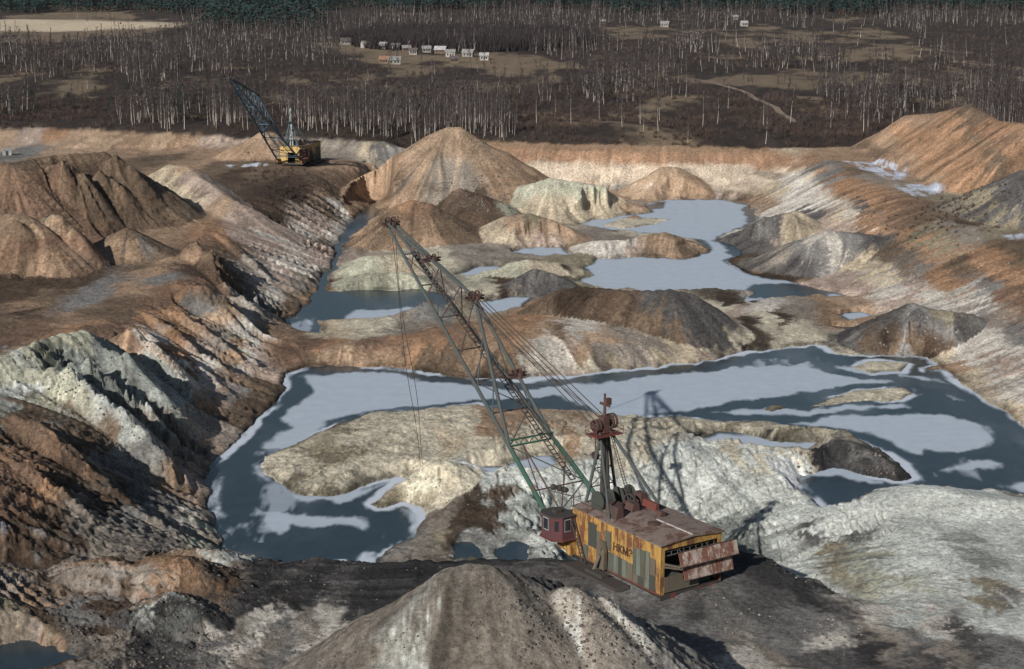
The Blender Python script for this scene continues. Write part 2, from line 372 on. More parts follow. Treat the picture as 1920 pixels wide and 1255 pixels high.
for pl, wz in zip(WATER, WZ):
    pg = poly_world(pl, wz); sl = region(pg, 40)
    d = sdist(GX[sl]+shx[sl], GY[sl]+shy[sl], pg)
    m = d < WSD[sl]
    WSD[sl] = np.where(m, d, WSD[sl]); WLV[sl] = np.where(m, wz, WLV[sl])
for pl in ISLES:
    pg = poly_world(pl); sl = region(pg, 20)
    d = sdist(GX[sl]+shx[sl]*.6, GY[sl]+shy[sl]*.6, pg)
    WSD[sl] = np.maximum(WSD[sl], -d)
pitm = (Z < 14) & (GY < 640)
bank = np.clip(WSD, 0, 8)
lim = WLV + 0.12 + bank*0.55 + 60*sstep(WSD, 5, 8)          # land rises gently from the shore
zl = np.where(WSD > 0, np.minimum(np.maximum(Z, WLV+0.1+0.10*bank+hw*.2), lim), WLV-0.15-np.minimum(2.0, -WSD*0.35))
Z = np.where(WSD < 8, np.where(WSD > 0, zl*(1-sstep(WSD, 4, 8))+Z*sstep(WSD, 4, 8), zl), Z)
exc = (WSD > 8) & pitm & (GY < 262) & (GX > -8) & (GX < 60)    # dry cut in front of the bench
Z = np.where(exc | (WSD <= 8) | (GY > 640), Z, np.maximum(Z, 0.35+hw*.3))

# ------------------------------------------------------------------ gullies: noise streaked along the fall line
def grads(Zs):
    dzr = np.gradient(Zs, axis=0)/np.gradient(ys)[:, None]     # d/dY at fixed u
    dzu = np.gradient(Zs, axis=1)/np.gradient(us)[None, :]
    gx = dzu/GY
    gy = dzr - us[None, :]*dzu/GY
    return gx.astype(np.float32), gy.astype(np.float32)
def smooth(A, n):
    for _ in range(n):
        A = A.copy(); A[1:-1] = .25*A[:-2]+.5*A[1:-1]+.25*A[2:]
        A[:, 1:-1] = .25*A[:, :-2]+.5*A[:, 1:-1]+.25*A[:, 2:]
    return A
gx, gy = grads(smooth(Z, 26))
gm = np.hypot(gx, gy)+1e-4
dx = gx/gm; dy = gy/gm
R1 = int(np.searchsorted(ys, 700))
def lic(scale, steps, ds, seed):
    X0 = GX[:R1].astype(np.float32); Y0 = GY[:R1].astype(np.float32)
    acc = fbm(X0/scale, Y0/scale, 2, sx=seed); tot = 1.0
    for sg in (1, -1):
        X = X0.copy(); Y = Y0.copy()
        for k_ in range(steps):
            vx = gsample(dx, X, Y); vy = gsample(dy, X, Y)
            X = X+sg*ds*vx; Y = Y+sg*ds*vy
            acc = acc + fbm(X/scale, Y/scale, 2, sx=seed); tot += 1
    acc = acc/tot
    out = np.zeros(Z.shape, np.float32); out[:R1] = (acc-acc.mean())/(acc.std()+1e-6)
    return out
LA = lic(2.4, 14, 2.0, 12.0)
LB = lic(0.95, 12, 1.1, 53.0)
slope = np.clip(gm, 0, .8)
gul = np.ones(Z.shape)*1.0
for i, h in enumerate(HEAPS): gul[HID == i] = h[4]
gul = smooth(gul, 3)
Lw = sstep(-GX, 25, 45)*(1-sstep(GY, 480, 540))           # left wall is the most deeply gullied
gul = gul*(1+1.9*Lw*np.where(HID >= 0, .15, 1))
land = sstep(WSD, 0.5, 3)
amp = np.minimum(slope/.5, 1)**1.3*gul*land*(1-far)
patch = np.clip(.25+2.6*(fbm(GX/16, GY/24, 3, sx=71)+.22), .1, 1.5)
Z = Z + amp*(patch*(-0.26*np.abs(LA)+.18)+.19*LA+0.15*LB*(1-.55*Lw))
roughn = fbm(GX/6, GY/6, 5, .55, sx=21)
rough2 = fbm(GX/1.3, GY/1.3, 3, .6, sx=31)
flat_r = np.where(GY < 640, 1.0, 0.0)*land
Z = Z + flat_r*(roughn*1.1*(1-.75*Lw*sstep(slope, .15, .3))*(0.35+0.65*sstep(roughn, -.2, .2))*np.where(HID >= 0, .5, 1) + rough2*0.28*np.where(HID >= 0, .5, 1)*(1-.7*Lw*sstep(slope, .15, .3)))
# lumps and clods of dug earth on the near bench and the island
lump = .16-np.abs(fbm(GX/3.2, GY/3.2, 5, .62, sx=91))
digz = np.clip(sstep(-GX, 18, 34)*(GY < 212)*(GX > -66) + 0.5*(HID == [h[0] for h in HEAPS].index('frontr')) + .4*(1+(GX < -4))*((WSD > 1) & (GY > 240) & (GY < 300) & (GX < 60) & (GX > -37)) + .12*sstep(GX, 8, 25)*(GY < 262)+.35*((GY > 300) & (GY < 460) & (np.abs(GX) < 60)), 0, 1)*np.where((HID >= 0) & (GY > 262) & (HID != [h[0] for h in HEAPS].index('spoil')), .3, 1)
Z = Z + lump*2.4*smooth(digz.astype(np.float32), 4)*land
rut = smooth((((GY < 214) & (GY > 186) & (GX > -44) & (GX < 8) & (HID < 0))).astype(np.float32), 6)
RUT = fbm(GX/16+GY*.05, GY/.7, 3, .6, sx=401)
Z = Z + rut*RUT*.22
cut = smooth(((GY > 225) & (GY < 292) & (WSD > 2) & (GX > -3) & (GX < 52) & (Z < 6)).astype(np.float32), 6)
teeth = fbm(GX/.5, GY/1.5, 2, .6, sx=131)
Z = Z + cut*(-.38*sstep(teeth, .08, .2)+.05)*land
# ------------------------------------------------------------------ earth colours by place
def lin(c):
    c = np.array(c, float)/255.0
    return np.where(c <= .04045, c/12.92, ((c+.055)/1.055)**2.4)
PAL = dict(tan=(168,142,116), tan2=(152,126,101), brn=(112,94,76), dbr=(84,68,55), org=(157,122,92), rus=(122,97,78), crm=(184,168,142),
  pgr=(174,172,150), wht=(196,188,176), wgr=(200,203,194), gry=(122,119,115), dgr=(88,85,83), blk=(60,58,58), sgr=(140,130,118),
  pnk=(170,150,135), snw=(178,188,205), olv=(140,130,108), str=(150,128,96), mud=(66,54,44), grn=(146,150,142), isl=(196,186,163))
CP_ = """
tan 790 300;tan 850 260;tan 900 300;tan2 960 320;tan2 740 330;sgr 850 335;brn 820 355;dbr 900 360;dbr 850 365;brn 960 345;tan2 700 350
org 775 385;brn 740 420;tan2 800 440;brn 860 420;tan2 700 450;rus 800 395;brn 880 445;sgr 850 470
pgr 1000 360;pgr 1060 350;crm 1020 390;pgr 1120 355;crm 1150 380;tan 1180 395;pgr 950 385;crm 1100 400
tan 970 420;crm 940 440;tan 1030 420;olv 1005 410;tan 1080 435;pnk 1000 455;sgr 1150 450
wht 1130 465;wht 1180 460;tan 1250 450;tan 1290 465;pnk 1230 475
tan 1258 330;tan 1230 355;tan2 1290 350;org 1200 320;pnk 1350 345
org 1000 288;org 1100 290;rus 1200 290;org 1300 292;org 1400 292;tan 960 285;crm 1050 315;wht 1130 320;wht 1170 335;crm 1200 335;wht 1320 320;pnk 1380 335;wht 1440 330;crm 1410 355;gry 1190 305;org 1180 315;tan2 1090 340;brn 1400 365;gry 1150 345
gry 1440 420;dgr 1400 440;dgr 1460 425;crm 1485 420;wht 1390 420;dgr 1520 405;pnk 1450 455;pnk 1500 450
sgr 1450 490;tan2 1420 495;gry 1500 480;dgr 1490 500;wht 1540 470;gry 1590 450;dgr 1610 440;pnk 1600 475;pnk 1560 425;dgr 1450 500
crm 1620 500;crm 1590 505;pnk 1590 530;brn 1500 520;mud 1440 525;pnk 1560 545;wht 1660 530;pnk 1700 560
dbr 1080 560;brn 1030 575;dbr 1130 580;dbr 1170 600;brn 1150 590;dgr 1240 570;dgr 1290 590;dgr 1320 605;brn 1210 610;gry 1250 620;tan2 1060 580
org 1000 600;org 970 630;tan 1040 610;tan2 1000 640;wht 1085 620;pnk 1060 640;wht 1020 650;tan 1120 650;sgr 1180 650;crm 1230 665;tan2 900 670;brn 850 680;brn 950 690;brn 800 670;tan2 1080 670;pnk 1300 650;isl 1100 690;brn 1050 625
rus 560 645;org 620 645;rus 700 645;org 760 645;tan 640 655;brn 600 675;tan2 700 675;org 820 645;rus 560 660;tan2 540 640
dgr 1005 520;gry 1030 520;dgr 1020 530;sgr 980 545;gry 795 580;sgr 770 590;gry 830 590
pgr 690 490;crm 740 485;pgr 700 525;pgr 740 530;pgr 670 505;pgr 960 500;pgr 920 515;crm 1010 495;olv 1080 495;pgr 1000 490
isl 900 540;sgr 850 545;isl 830 480;sgr 900 470;olv 860 560;isl 680 605;sgr 760 615;dbr 940 530;isl 700 615;crm 620 615;pgr 900 525;mud 1060 500;sgr 920 462
isl 1350 580;pnk 1380 590;isl 1450 600;mud 1400 610;wht 1430 580;crm 1380 605;isl 1330 630;sgr 1500 575;mud 1360 570;tan2 1560 580;isl 1400 635;tan 1600 570;mud 1480 605;isl 1500 625;sgr 1200 660
dgr 1690 600;dgr 1640 620;gry 1750 600;dbr 1720 640;dgr 1800 610;olv 1780 590;gry 1620 640;sgr 1600 655;brn 1660 650;dgr 1580 650
wht 1470 330;crm 1460 350;org 1530 305;crm 1500 310;gry 1550 320;wht 1500 340;wht 1490 370;org 1580 340;wht 1540 380;crm 1570 400;org 1600 360;org 1640 380;rus 1680 395;brn 1700 420;org 1620 410;wht 1600 400;pnk 1540 405;org 1700 440;dgr 1660 450;brn 1680 480;gry 1700 500;dgr 1620 390;org 1760 500;pnk 1700 530;wht 1700 550;org 1780 530;wht 1750 560;brn 1800 500;org 1880 520;wht 1840 570;rus 1900 560;gry 1850 540;tan2 1760 470;olv 1740 450;pnk 1820 600;tan2 1880 600;gry 1900 620;wht 1860 640;wht 1820 680;pnk 1880 690;wht 1900 720;pnk 1860 700;tan2 1800 690;wht 1780 660;crm 1740 655;gry 1870 590;org 1860 490;crm 1850 720;wht 1440 400;tan2 1430 380;pnk 1460 410
tan2 1640 315;brn 1780 400;dbr 1830 420;brn 1760 410;sgr 1800 430;olv 1850 430;brn 1880 450;tan2 1600 300;tan2 1560 295;brn 1900 470;brn 1600 320;sgr 1620 330
org 1700 250;tan2 1650 265;org 1760 230;brn 1815 205;org 1840 240;org 1780 270;org 1750 310;org 1720 290;tan2 1720 230;rus 1880 260;org 1900 280;brn 1800 240;org 1820 310;org 1780 340;olv 1830 260;brn 1860 300;tan2 1700 300;brn 1640 280;olv 1780 370;tan2 1740 340
dgr 1850 350;dgr 1900 340;dgr 1880 370;dgr 1830 380;olv 1820 365;gry 1890 325;dgr 1910 400;olv 1885 400;brn 1890 412;tan2 1860 415
pnk 50 255;tan 150 262;tan 200 258;org 100 250;tan 300 260;tan2 350 270;pnk 420 268;crm 700 280;sgr 660 275;sgr 640 285;gry 720 285;tan2 250 272;tan 20 262
tan 500 270;tan2 470 285;tan2 530 260;tan 490 255
gry 50 290;tan2 250 285;brn 300 300;tan2 350 310;brn 420 320;dbr 450 330;brn 500 325;tan2 400 290;gry 20 310;brn 550 318;tan2 620 308;tan 100 285;brn 400 340
dbr 560 350;mud 540 365;dbr 500 385;mud 510 400;brn 600 340;tan2 660 320;brn 640 350;wht 690 340;tan2 600 370;wht 640 395;brn 620 400;pnk 560 400;pnk 600 420;tan2 670 360;dbr 590 355
crm 330 330;crm 340 360;pnk 370 340;pnk 400 370;crm 370 380;pnk 430 400;tan 350 320;pnk 460 420;wht 500 440;pnk 540 450;wht 570 440;pnk 590 480;wht 620 450;wht 540 500;pnk 500 470;pnk 460 440;pnk 520 530;wht 500 540;sgr 560 540;tan2 580 560;wht 560 500;tan 420 390;dbr 610 455;brn 540 585
brn 380 470;rus 400 460;org 390 440;brn 420 500;dbr 400 520;brn 440 480;sgr 460 500;org 420 450;dbr 360 500;brn 440 540;sgr 470 560;brn 420 570;gry 400 590;wht 480 570;sgr 500 600;tan2 520 620
rus 300 570;org 330 560;rus 350 580;org 280 590;brn 250 600;org 320 600;tan2 360 620;org 340 640;wht 300 640;pnk 380 650;sgr 420 640;wht 460 620;tan2 440 670;wht 480 650;pnk 500 680;org 350 680;wht 400 700;tan2 440 720;org 310 660;wht 350 720;brn 480 720;pnk 400 750;gry 430 740;brn 470 760;pnk 480 700;tan 420 600;org 290 720;tan2 380 790;brn 420 800;sgr 400 820
brn 100 640;rus 50 620;tan2 150 600;brn 200 580;rus 180 620;tan2 50 580;gry 150 560;tan2 250 540;brn 100 560;gry 200 540;dbr 50 540;dbr 130 535;tan2 300 500;tan2 320 440;gry 300 520;sgr 350 400;brn 20 600;org 160 612;mud 30 592;rus 230 615;
brn 60 310;org 80 300;brn 150 300;brn 200 310;org 230 360;brn 180 350;rus 130 350;brn 250 330;org 280 380;rus 60 340;brn 100 340;tan2 90 320;dbr 160 320;brn 300 400;org 170 410;brn 230 400;sgr 30 320;rus 200 440
org 40 430;rus 60 460;brn 20 420;org 100 480;tan2 60 500;rus 20 480;brn 90 430;sgr 130 490;org 10 380;tan2 60 420;rus 140 460;olv 80 415;rus 30 370
brn 240 445;tan2 230 470;gry 260 470;brn 280 470;brn 250 490
wgr 20 670;wgr 80 650;wgr 150 640;pgr 120 660;wgr 60 690;grn 180 660;wgr 150 690;grn 210 680;wgr 40 720;pgr 100 720;grn 230 720;wgr 180 740;grn 260 760;wgr 200 770;sgr 300 790;wgr 240 800;grn 300 820;wgr 250 690;wgr 290 735;sgr 330 780;wgr 270 720;gry 310 770;wgr 200 660;sgr 360 810
brn 50 770;rus 30 790;org 20 850;brn 90 800;rus 80 840;brn 140 820;dbr 120 870;rus 40 910;org 70 930;brn 110 940;sgr 180 880;gry 220 860;sgr 150 960;rus 20 960;brn 60 1000;dbr 30 1020;sgr 200 990;gry 260 960;sgr 280 900;tan2 330 900;gry 300 960;sgr 350 960;sgr 390 950;pnk 370 930;wht 350 980;sgr 300 1000;pnk 380 840;sgr 390 870;pnk 360 800;sgr 380 1000;gry 330 1010;dbr 130 1020;sgr 240 1020;brn 180 800;sgr 330 860;tan2 380 880;gry 250 900;brn 150 900;dbr 200 940;dbr 90 970
pnk 190 1070;tan2 150 1080;pnk 110 1090;tan2 60 1110;org 200 1050;dbr 240 1075;sgr 120 1060;pnk 30 1100;gry 20 1060;pgr 380 1025;wgr 410 1035;tan2 350 1035;sgr 330 1020;org 310 1070;brn 330 1080;dbr 350 1050;org 400 1070;brn 430 1065;dbr 400 1090;blk 380 1110;dbr 300 1100;gry 150 1130;gry 180 1150;dbr 60 1150;olv 40 1160;brn 100 1170;dbr 200 1190;sgr 100 1200;gry 130 1140;blk 330 1140;blk 360 1160;dgr 250 1150;wgr 320 1130;grn 370 1190;dgr 350 1180;blk 400 1180;sgr 200 1230;dgr 300 1230;blk 250 1250;brn 60 1180;olv 10 1130;dbr 220 1120;dgr 110 1240
sgr 450 1060;blk 500 1080;blk 600 1080;dgr 560 1070;blk 700 1080;blk 800 1070;blk 500 1130;blk 600 1130;dgr 640 1100;blk 700 1120;blk 450 1150;blk 550 1160;dgr 500 1100;gry 620 1115;sgr 560 1190;wht 480 1200;sgr 420 1220;wht 550 1220;gry 500 1240;wht 600 1195;gry 380 1250;sgr 480 1250;gry 640 1180;dgr 950 1060;blk 900 1050;dgr 1040 1060;sgr 500 1045;sgr 640 1045;gry 740 1048;wht 460 1205;wht 420 1245
sgr 860 1080;sgr 840 1120;sgr 780 1120;gry 860 1150;wgr 880 1180;sgr 800 1180;sgr 920 1180;sgr 900 1240;sgr 720 1200;wgr 870 1240;sgr 960 1220;sgr 940 1100;sgr 960 1150;gry 970 1120;sgr 680 1230;sgr 760 1230;wgr 870 1120;sgr 930 1120;gry 700 1180;pgr 720 1170
dgr 980 1090;blk 1000 1120;wht 1040 1110;gry 1060 1140;wht 1100 1160;dgr 1020 1160;sgr 1060 1200;wht 1130 1200;blk 1000 1200;wht 1170 1230;dgr 1050 1240;wht 1110 1240;gry 1200 1240;wht 1080 1130;dgr 1030 1100;dgr 960 1075
gry 1140 1080;dgr 1100 1070;dgr 1200 1150;gry 1260 1150;gry 1350 1150;dgr 1400 1120;dgr 1450 1090;blk 1500 1090;gry 1480 1130;gry 1420 1170;sgr 1380 1200;dgr 1550 1130;gry 1540 1160;sgr 1600 1160;dgr 1560 1230;blk 1600 1215;gry 1480 1200;sgr 1450 1230;wht 1540 1190;blk 1440 1060;gry 1330 1180;wht 1420 1240;dgr 1300 1140;wht 1640 1170;dgr 1520 1240
wgr 1700 1160;wht 1750 1170;gry 1700 1210;dgr 1800 1200;wgr 1850 1180;sgr 1760 1230;gry 1880 1220;wgr 1900 1150;wgr 1700 1120;sgr 1650 1200;wgr 1800 1140;dgr 1720 1240
wgr 1650 960;wgr 1700 940;wgr 1800 950;wgr 1900 970;wgr 1650 1000;wgr 1750 1010;grn 1600 1040;olv 1580 1050;grn 1560 1020;wgr 1700 1060;pgr 1640 1090;wgr 1800 1070;wgr 1900 1080;pgr 1700 1100;grn 1820 1030;olv 1850 1120;wgr 1540 990;dgr 1595 1030;wht 1900 1110;gry 1880 1130;wgr 1520 1060;dgr 1520 990;wgr 1780 980
isl 1160 845;isl 1220 840;wgr 1180 870;wgr 1240 880;wgr 1300 880;wgr 1380 870;wgr 1450 870;isl 1400 855;wgr 1350 920;wgr 1420 920;wgr 1470 900;wgr 1440 980;wgr 1380 960;wgr 1300 940;wgr 1480 960;grn 1400 1000;wgr 1200 920;wgr 1510 950;wgr 1080 930;wgr 1100 900;grn 1040 960;wgr 1000 930;grn 980 980;wgr 1020 1000;grn 940 1000;wgr 1060 900;isl 1480 875
mud 850 980;dbr 880 960;olv 840 1000;mud 900 980;gry 920 1010;dbr 870 1010;wgr 960 960;sgr 830 985;mud 870 940;wgr 900 1020;dbr 930 960;sgr 800 1020
isl 560 860;olv 600 850;isl 640 880;isl 700 860;isl 600 900;olv 640 920;isl 700 810;isl 760 790;isl 850 790;tan2 920 790;isl 1000 800;tan2 1060 810;isl 800 840;isl 900 830;isl 750 860;olv 680 840;isl 950 850;olv 560 900;isl 520 870;tan2 980 780;crm 850 820;isl 1100 820
isl 820 890;isl 780 910;isl 860 920;pgr 830 875;olv 750 920;wgr 920 910;olv 850 880;isl 900 900
isl 1200 800;isl 1260 805;isl 1320 800;olv 1340 815;isl 1400 805;isl 1450 815;olv 1500 820;isl 1550 820;isl 1620 745;isl 1560 755;isl 1680 735;isl 1650 690;olv 1455 766;isl 1190 417;blk 1560 840;blk 1600 850;dgr 1640 870;blk 1680 890;blk 1540 870;dgr 1580 830;dgr 1620 880;blk 1520 860;dgr 1660 860;dgr 1700 885;blk 1600 870;gry 1590 845;blk 1550 828
"""
cpts = []
for part in CP_.replace('\n', ';').split(';'):
    f_ = part.split()
    if len(f_) == 3: cpts.append((PAL[f_[0]], float(f_[1]), float(f_[2])))
CC = np.array([lin(c[0]) for c in cpts]); QX = np.array([c[1] for c in cpts]); QY = np.array([c[2] for c in cpts])
a_ = (QX-960)/F; b_ = (QY-627.5)/F                  # where each sight line first meets the ground
den = (CP-b_*SP)
cy = ys[(ys > 120) & (ys < 720)]
XX = (a_/den)[:, None]*cy[None, :]; YY = np.repeat(cy[None, :], len(QX), 0)
RZ = HC-((SP+b_*CP)/den)[:, None]*cy[None, :]
TZ = gsample(Z, XX, YY)
hit = (TZ > RZ).argmax(1)
HX = XX[np.arange(len(QX)), hit]; HY = cy[hit]; HZp = TZ[np.arange(len(QX)), hit]
rI = np.clip(np.interp(HY, ys, ridx).round().astype(int), 0, NY-1); cI = np.clip(np.interp(HX/HY, us, cidx).round().astype(int), 0, NU-1)
HIP = HID[rI, cI]
ALB = np.zeros(Z.shape+(3,), np.float32)
streak = LA*1.6
pvx = -dy[:R1]*(LA[:R1]*1.7+LB[:R1]*.9)*np.clip(slope[:R1]*2.5, 0, 1); pvy = dx[:R1]*(LA[:R1]*1.7+LB[:R1]*.9)*np.clip(slope[:R1]*2.5, 0, 1)
VX = (pvx*2.4+GX[:R1]+fbm(GX[:R1]/7, GY[:R1]/7, 4, .6, sx=201)*7+LB[:R1]*.9).astype(np.float32)
VY = (pvy*4.2+GY[:R1]+fbm(GX[:R1]/9, GY[:R1]/9, 4, .6, sx=333)*22+LA[:R1]*2.2).astype(np.float32)
VZ = Z[:R1].astype(np.float32)
flat = lambda A: A.reshape(-1)
vx, vy, vz, vh = flat(VX), flat(VY), flat(VZ), flat(HID[:R1])
out = np.zeros((len(vx), 3), np.float32)
CN = np.array([p_.split()[0] for p_ in CP_.replace('\n', ';').split(';') if len(p_.split()) == 3])
HN = [h[0] for h in HEAPS]
ALLOW = [(HN.index(k_), np.isin(CN, v_.split())) for k_, v_ in dict(mid='dbr brn dgr', rdark='dgr gry dbr brn olv', dark1='dgr gry crm', dark2='dgr gry wht sgr', big='tan tan2 sgr', pale='pgr crm tan', front='sgr wgr', frontr='dgr blk wht gry', small='dgr gry', boomh='gry sgr', spoil='blk dgr gry', rdk='dgr gry olv', rbig='org tan2 rus brn', wallh='tan tan2', ridgeb='dbr brn sgr', farc='tan tan2', green='pgr grn', lbig='brn dbr tan2 rus', lbig2='rus brn tan2 olv', lpale='pnk crm tan', pl1='pgr crm', pl2='pgr', pl3='pgr crm isl').items()]
order = np.argsort(HY); 
# work row block by row block, using only the colour stations near that block
for r0 in range(0, R1, 12):
    r1 = min(R1, r0+12); y0 = ys[r0]; y1 = ys[r1-1]
    near = np.where((HY > y0-70) & (HY < y1+70))[0]
    if len(near) < 8: near = np.argsort(np.abs(HY-y0))[:12]
    i0, i1 = r0*NU, r1*NU
    d2 = (vx[i0:i1, None]-HX[None, near].astype(np.float32))**2 + ((vy[i0:i1, None]-HY[None, near].astype(np.float32))*.33)**2 + ((vz[i0:i1, None]-HZp[None, near].astype(np.float32))*1.2)**2
    w = 1.0/(d2+.8)**3.4
    for hid_, ok_ in ALLOW: w = np.where((vh[i0:i1, None] == hid_) & ~ok_[None, near], w*1e-4, w)
    w = w*np.where(vh[i0:i1, None] == HIP[None, near], 1.0, 0.004).astype(np.float32)
    out[i0:i1] = (w @ CC[near].astype(np.float32))/(w.sum(1)[:, None]+1e-20)
ALB[:R1] = out.reshape(R1, NU, 3)
# streaks of mixed earth along the fall line, wet dark shores, roughness of tone
st = np.clip(slope*2, 0, 1)[..., None]
tone = 1 + 0.20*LB[..., None]*st + 0.16*LA[..., None]*st + fbm(GX/2.0, GY/4.0, 4, .6, sx=500)[..., None]*.55 + fbm(GX/14, GY/30, 3, sx=510)[..., None]*.35
ALB *= np.clip(tone, .35, 1.7).astype(np.float32)
LSN = [([(1578,302),(1640,306),(1706,314),(1700,330),(1672,342),(1650,330),(1600,314)],13),([(1676,348),(1720,346),(1772,352),(1765,370),(1715,370),(1690,362)],13),([(420,309),(500,308),(500,313),(430,314)],10),([(1880,442),(1925,440),(1925,450),(1890,452)],13),([(0,668),(45,655),(50,662),(5,676)],12),([(0,1040),(25,1036),(20,1044),(0,1048)],8)]
lsn = np.full(Z.shape, 60.0)
for pl_, zz in LSN:
    pg = poly_world(pl_, zz); sl = region(pg, 15); lsn[sl] = np.minimum(lsn[sl], sdist(GX[sl]+shx[sl], GY[sl]+shy[sl], pg))
lsm = ((1-sstep(lsn, -1.5, .8))*(Z < 14.6)*sstep(fbm(GX/2.4, GY/9, 4, .65, sx=150), -.12, .02))[..., None]
ALB = ALB*(1-lsm)+lin((190,196,210))*lsm
wet = (1-sstep(WSD, .2, 1.5+2.5*fbm(GX/6, GY/9, 3, sx=44)))*(WSD > 0)
wet *= sstep(fbm(GX/5, GY/12, 3, sx=46), -.22, .1)
ALB *= (1-.62*wet[..., None])
spk = sstep(fbm(GX/1.1, GY/1.8, 3, .65, sx=600), .13, .24)*(fbm(GX/25, GY/50, 3, sx=610) > -.02)
ALB *= (1+rut*RUT*1.6)[..., None]
onbench = (GY < 262)
ALB *= (1-.45*(spk*np.where(onbench, 1, .6))[..., None])
# plain: brush, straw coloured grass, a far stubble field
PLN = """0 60 1 0;60 45 1 0;130 42 1 0;200 44 .8 0;280 44 .6 .1;120 55 .9 0;0 95 .1 .9;200 90 .1 .9;400 60 .1 .9;500 100 .1 1;300 130 .1 1;100 130 .1 .9;150 158 .7 .2;50 160 .5 .3;350 162 .5 .3;50 200 .2 .6;200 200 .3 .5;350 210 .2 .6;300 180 .4 .4;450 210 .2 .6;100 225 .1 .5;600 110 .1 1;640 135 .1 .8;560 150 .5 .2;700 165 .7 .1;620 175 .7 .15;560 185 .6 .1;800 150 .5 .15;900 165 .6 .15;760 182 .6 .2;600 220 .2 .9;700 215 .1 1;800 210 .1 1;880 200 .1 1;920 240 .1 1;970 190 .1 1;1020 180 .1 .9;680 105 .9 .05;720 108 1 .05;760 115 .8 .1;820 120 .5 .2;900 115 .7 .1;980 118 .8 .05;700 60 .1 .9;850 70 .05 1;1000 50 .05 1;900 45 .1 .9;1050 90 .1 .9;1100 85 .1 .9;1200 85 .1 .8;1300 95 .1 .8;1000 122 .8 .1;1100 125 .5 .3;1150 115 .4 .4;1100 160 .2 .9;1150 165 .2 .9;1200 165 .2 .8;1240 160 .2 .7;1060 200 .4 .15;1150 210 .3 .1;1250 200 .5 .1;1300 215 .1 .3;1100 245 .5 .1;1200 250 .5 .1;1350 255 .4 .1;1450 250 .3 .1;1000 255 .3 .4;1300 150 .6 .2;1350 130 .3 .7;1250 130 .3 .6;1450 120 .2 .9;1550 120 .2 .8;1650 120 .2 .8;1750 125 .2 .9;1880 120 .2 .9;1400 150 .9 .05;1500 155 .9 .05;1600 145 .9 .05;1700 145 .8 .1;1800 150 .7 .2;1900 150 .6 .2;1400 170 .5 .1;1450 185 .3 .1;1550 185 .4 .7;1600 180 .4 .8;1700 175 .5 .8;1800 175 .5 .8;1900 180 .4 .7;1520 205 .3 .2;1600 235 .1 .7;1650 215 .1 .6;1880 210 .1 .8;1560 255 .2 .2;1300 62 .9 0;1200 62 .8 0;1400 65 .9 0;1500 68 .7 .1;1550 75 .5 .1;1650 70 .6 .1;1600 95 .8 .1;1700 95 .7 .1;1480 95 .3 .4;1800 70 .2 .1;1880 80 .1 .1;1750 90 .3 .1;1100 40 .1 .9;1200 40 .1 .8;1350 40 .1 .9;1500 40 .1 1;1700 40 .1 1;1850 35 .1 1;1550 55 .3 .3;1300 50 .2 .4;0 20 0 .2;300 20 0 .3;600 20 0 .5;900 15 0 .5;1300 20 .1 .8;1800 20 .1 .8;450 45 .1 .8;350 50 .2 .5;1420 205 .2 .1;1350 190 .2 .2;0 240 .1 .4;1000 150 .6 .2;700 140 .6 .1;560 135 .3 .5"""
pl = np.array([[float(v) for v in s.split()] for s in PLN.split(';')])
PU = (pl[:, 0]-960)/F/(CP-(pl[:, 1]-627.5)/F*SP); PYY = np.array([P(a, b, 13)[1] for a, b in pl[:, :2]])
def plain_val(x, y, col, soft=2.0):
    """share of straw (2) or of birch wood (3) around a place of the plain"""
    u = x/y*F/20 ; v = -(82-13)/y*F/7
    uu = PU*F/20; vv = -(82-13)/PYY*F/7
    w = 1/(((u.ravel()[:, None]-uu)**2+(v.ravel()[:, None]-vv)**2)+soft)**2
    return ((w @ pl[:, col])/w.sum(1)).reshape(x.shape)
Rp = int(np.searchsorted(ys, 560)); Re = int(np.searchsorted(ys, 3200))
px_, py_ = GX[Rp:Re], GY[Rp:Re]
sv = plain_val(px_, py_, 2)
n1 = fbm(px_/26, py_/60, 5, .6, sx=700); n2 = fbm(px_/7, py_/16, 4, .6, sx=720)
sm = sstep(sv+n1*1.5+n2*.5, .42, .75)[..., None]
brush = lin((60,51,45))*(1+n2[..., None]*.9); straw = lin((116,100,80))*(1+n2[..., None]*.6+n1[..., None]*.6)
pc = brush*(1-sm)+straw*sm
fld = (1-sstep(np.hypot((px_/py_*F+960-60)/300, (-(69)/py_*F+ 69/P(60,48,13)[1]*F)/11)+n1*.5, .8, 1.1))[..., None]
pc = pc*(1-fld)+lin((196,178,150))*(1+n1[..., None]*.5)*fld
ALBp = pc.astype(np.float32)
wp = (sstep(Z[Rp:Re], 11.9, 12.7)*sstep(py_, 575, 612)*(1-sstep(dd[Rp:Re], -.4, .3)) )
# ------------------------------------------------------------------ strata of the far wall: orange sand over white clay
fw = (sstep(GX/GY, (740-960)/F, (830-960)/F)*(1-sstep(GX/GY, (1470-960)/F, (1540-960)/F))*sstep(GY, 566, 574)*(GY < 640)*(HID < 0))
so = sstep(Z+fbm(GX/6, GY/3, 3, sx=970)*3.6, 7.8, 9.2)[..., None]
wc = lin((196,178,156))*(1+fbm(GX/5, Z/3, 4, .6, sx=980)[..., None]*.9); wc = wc*(1-.45*sstep(fbm(GX/14, Z/2, 4, .6, sx=985), .08, .2))[..., None]
oc = lin((160,126,98))*(1+fbm(GX/1.6, Z/6, 4, .6, sx=990)[..., None]*.9)
oc = np.where((Z > 12.0)[..., None], lin((150,122,96)), oc)
fw = (fw*sstep(Z, 1.2, 2.4)*sstep(slope, .12, .3))[..., None]
ALB = ALB*(1-fw)+(wc*(1-so)+oc*so)*fw
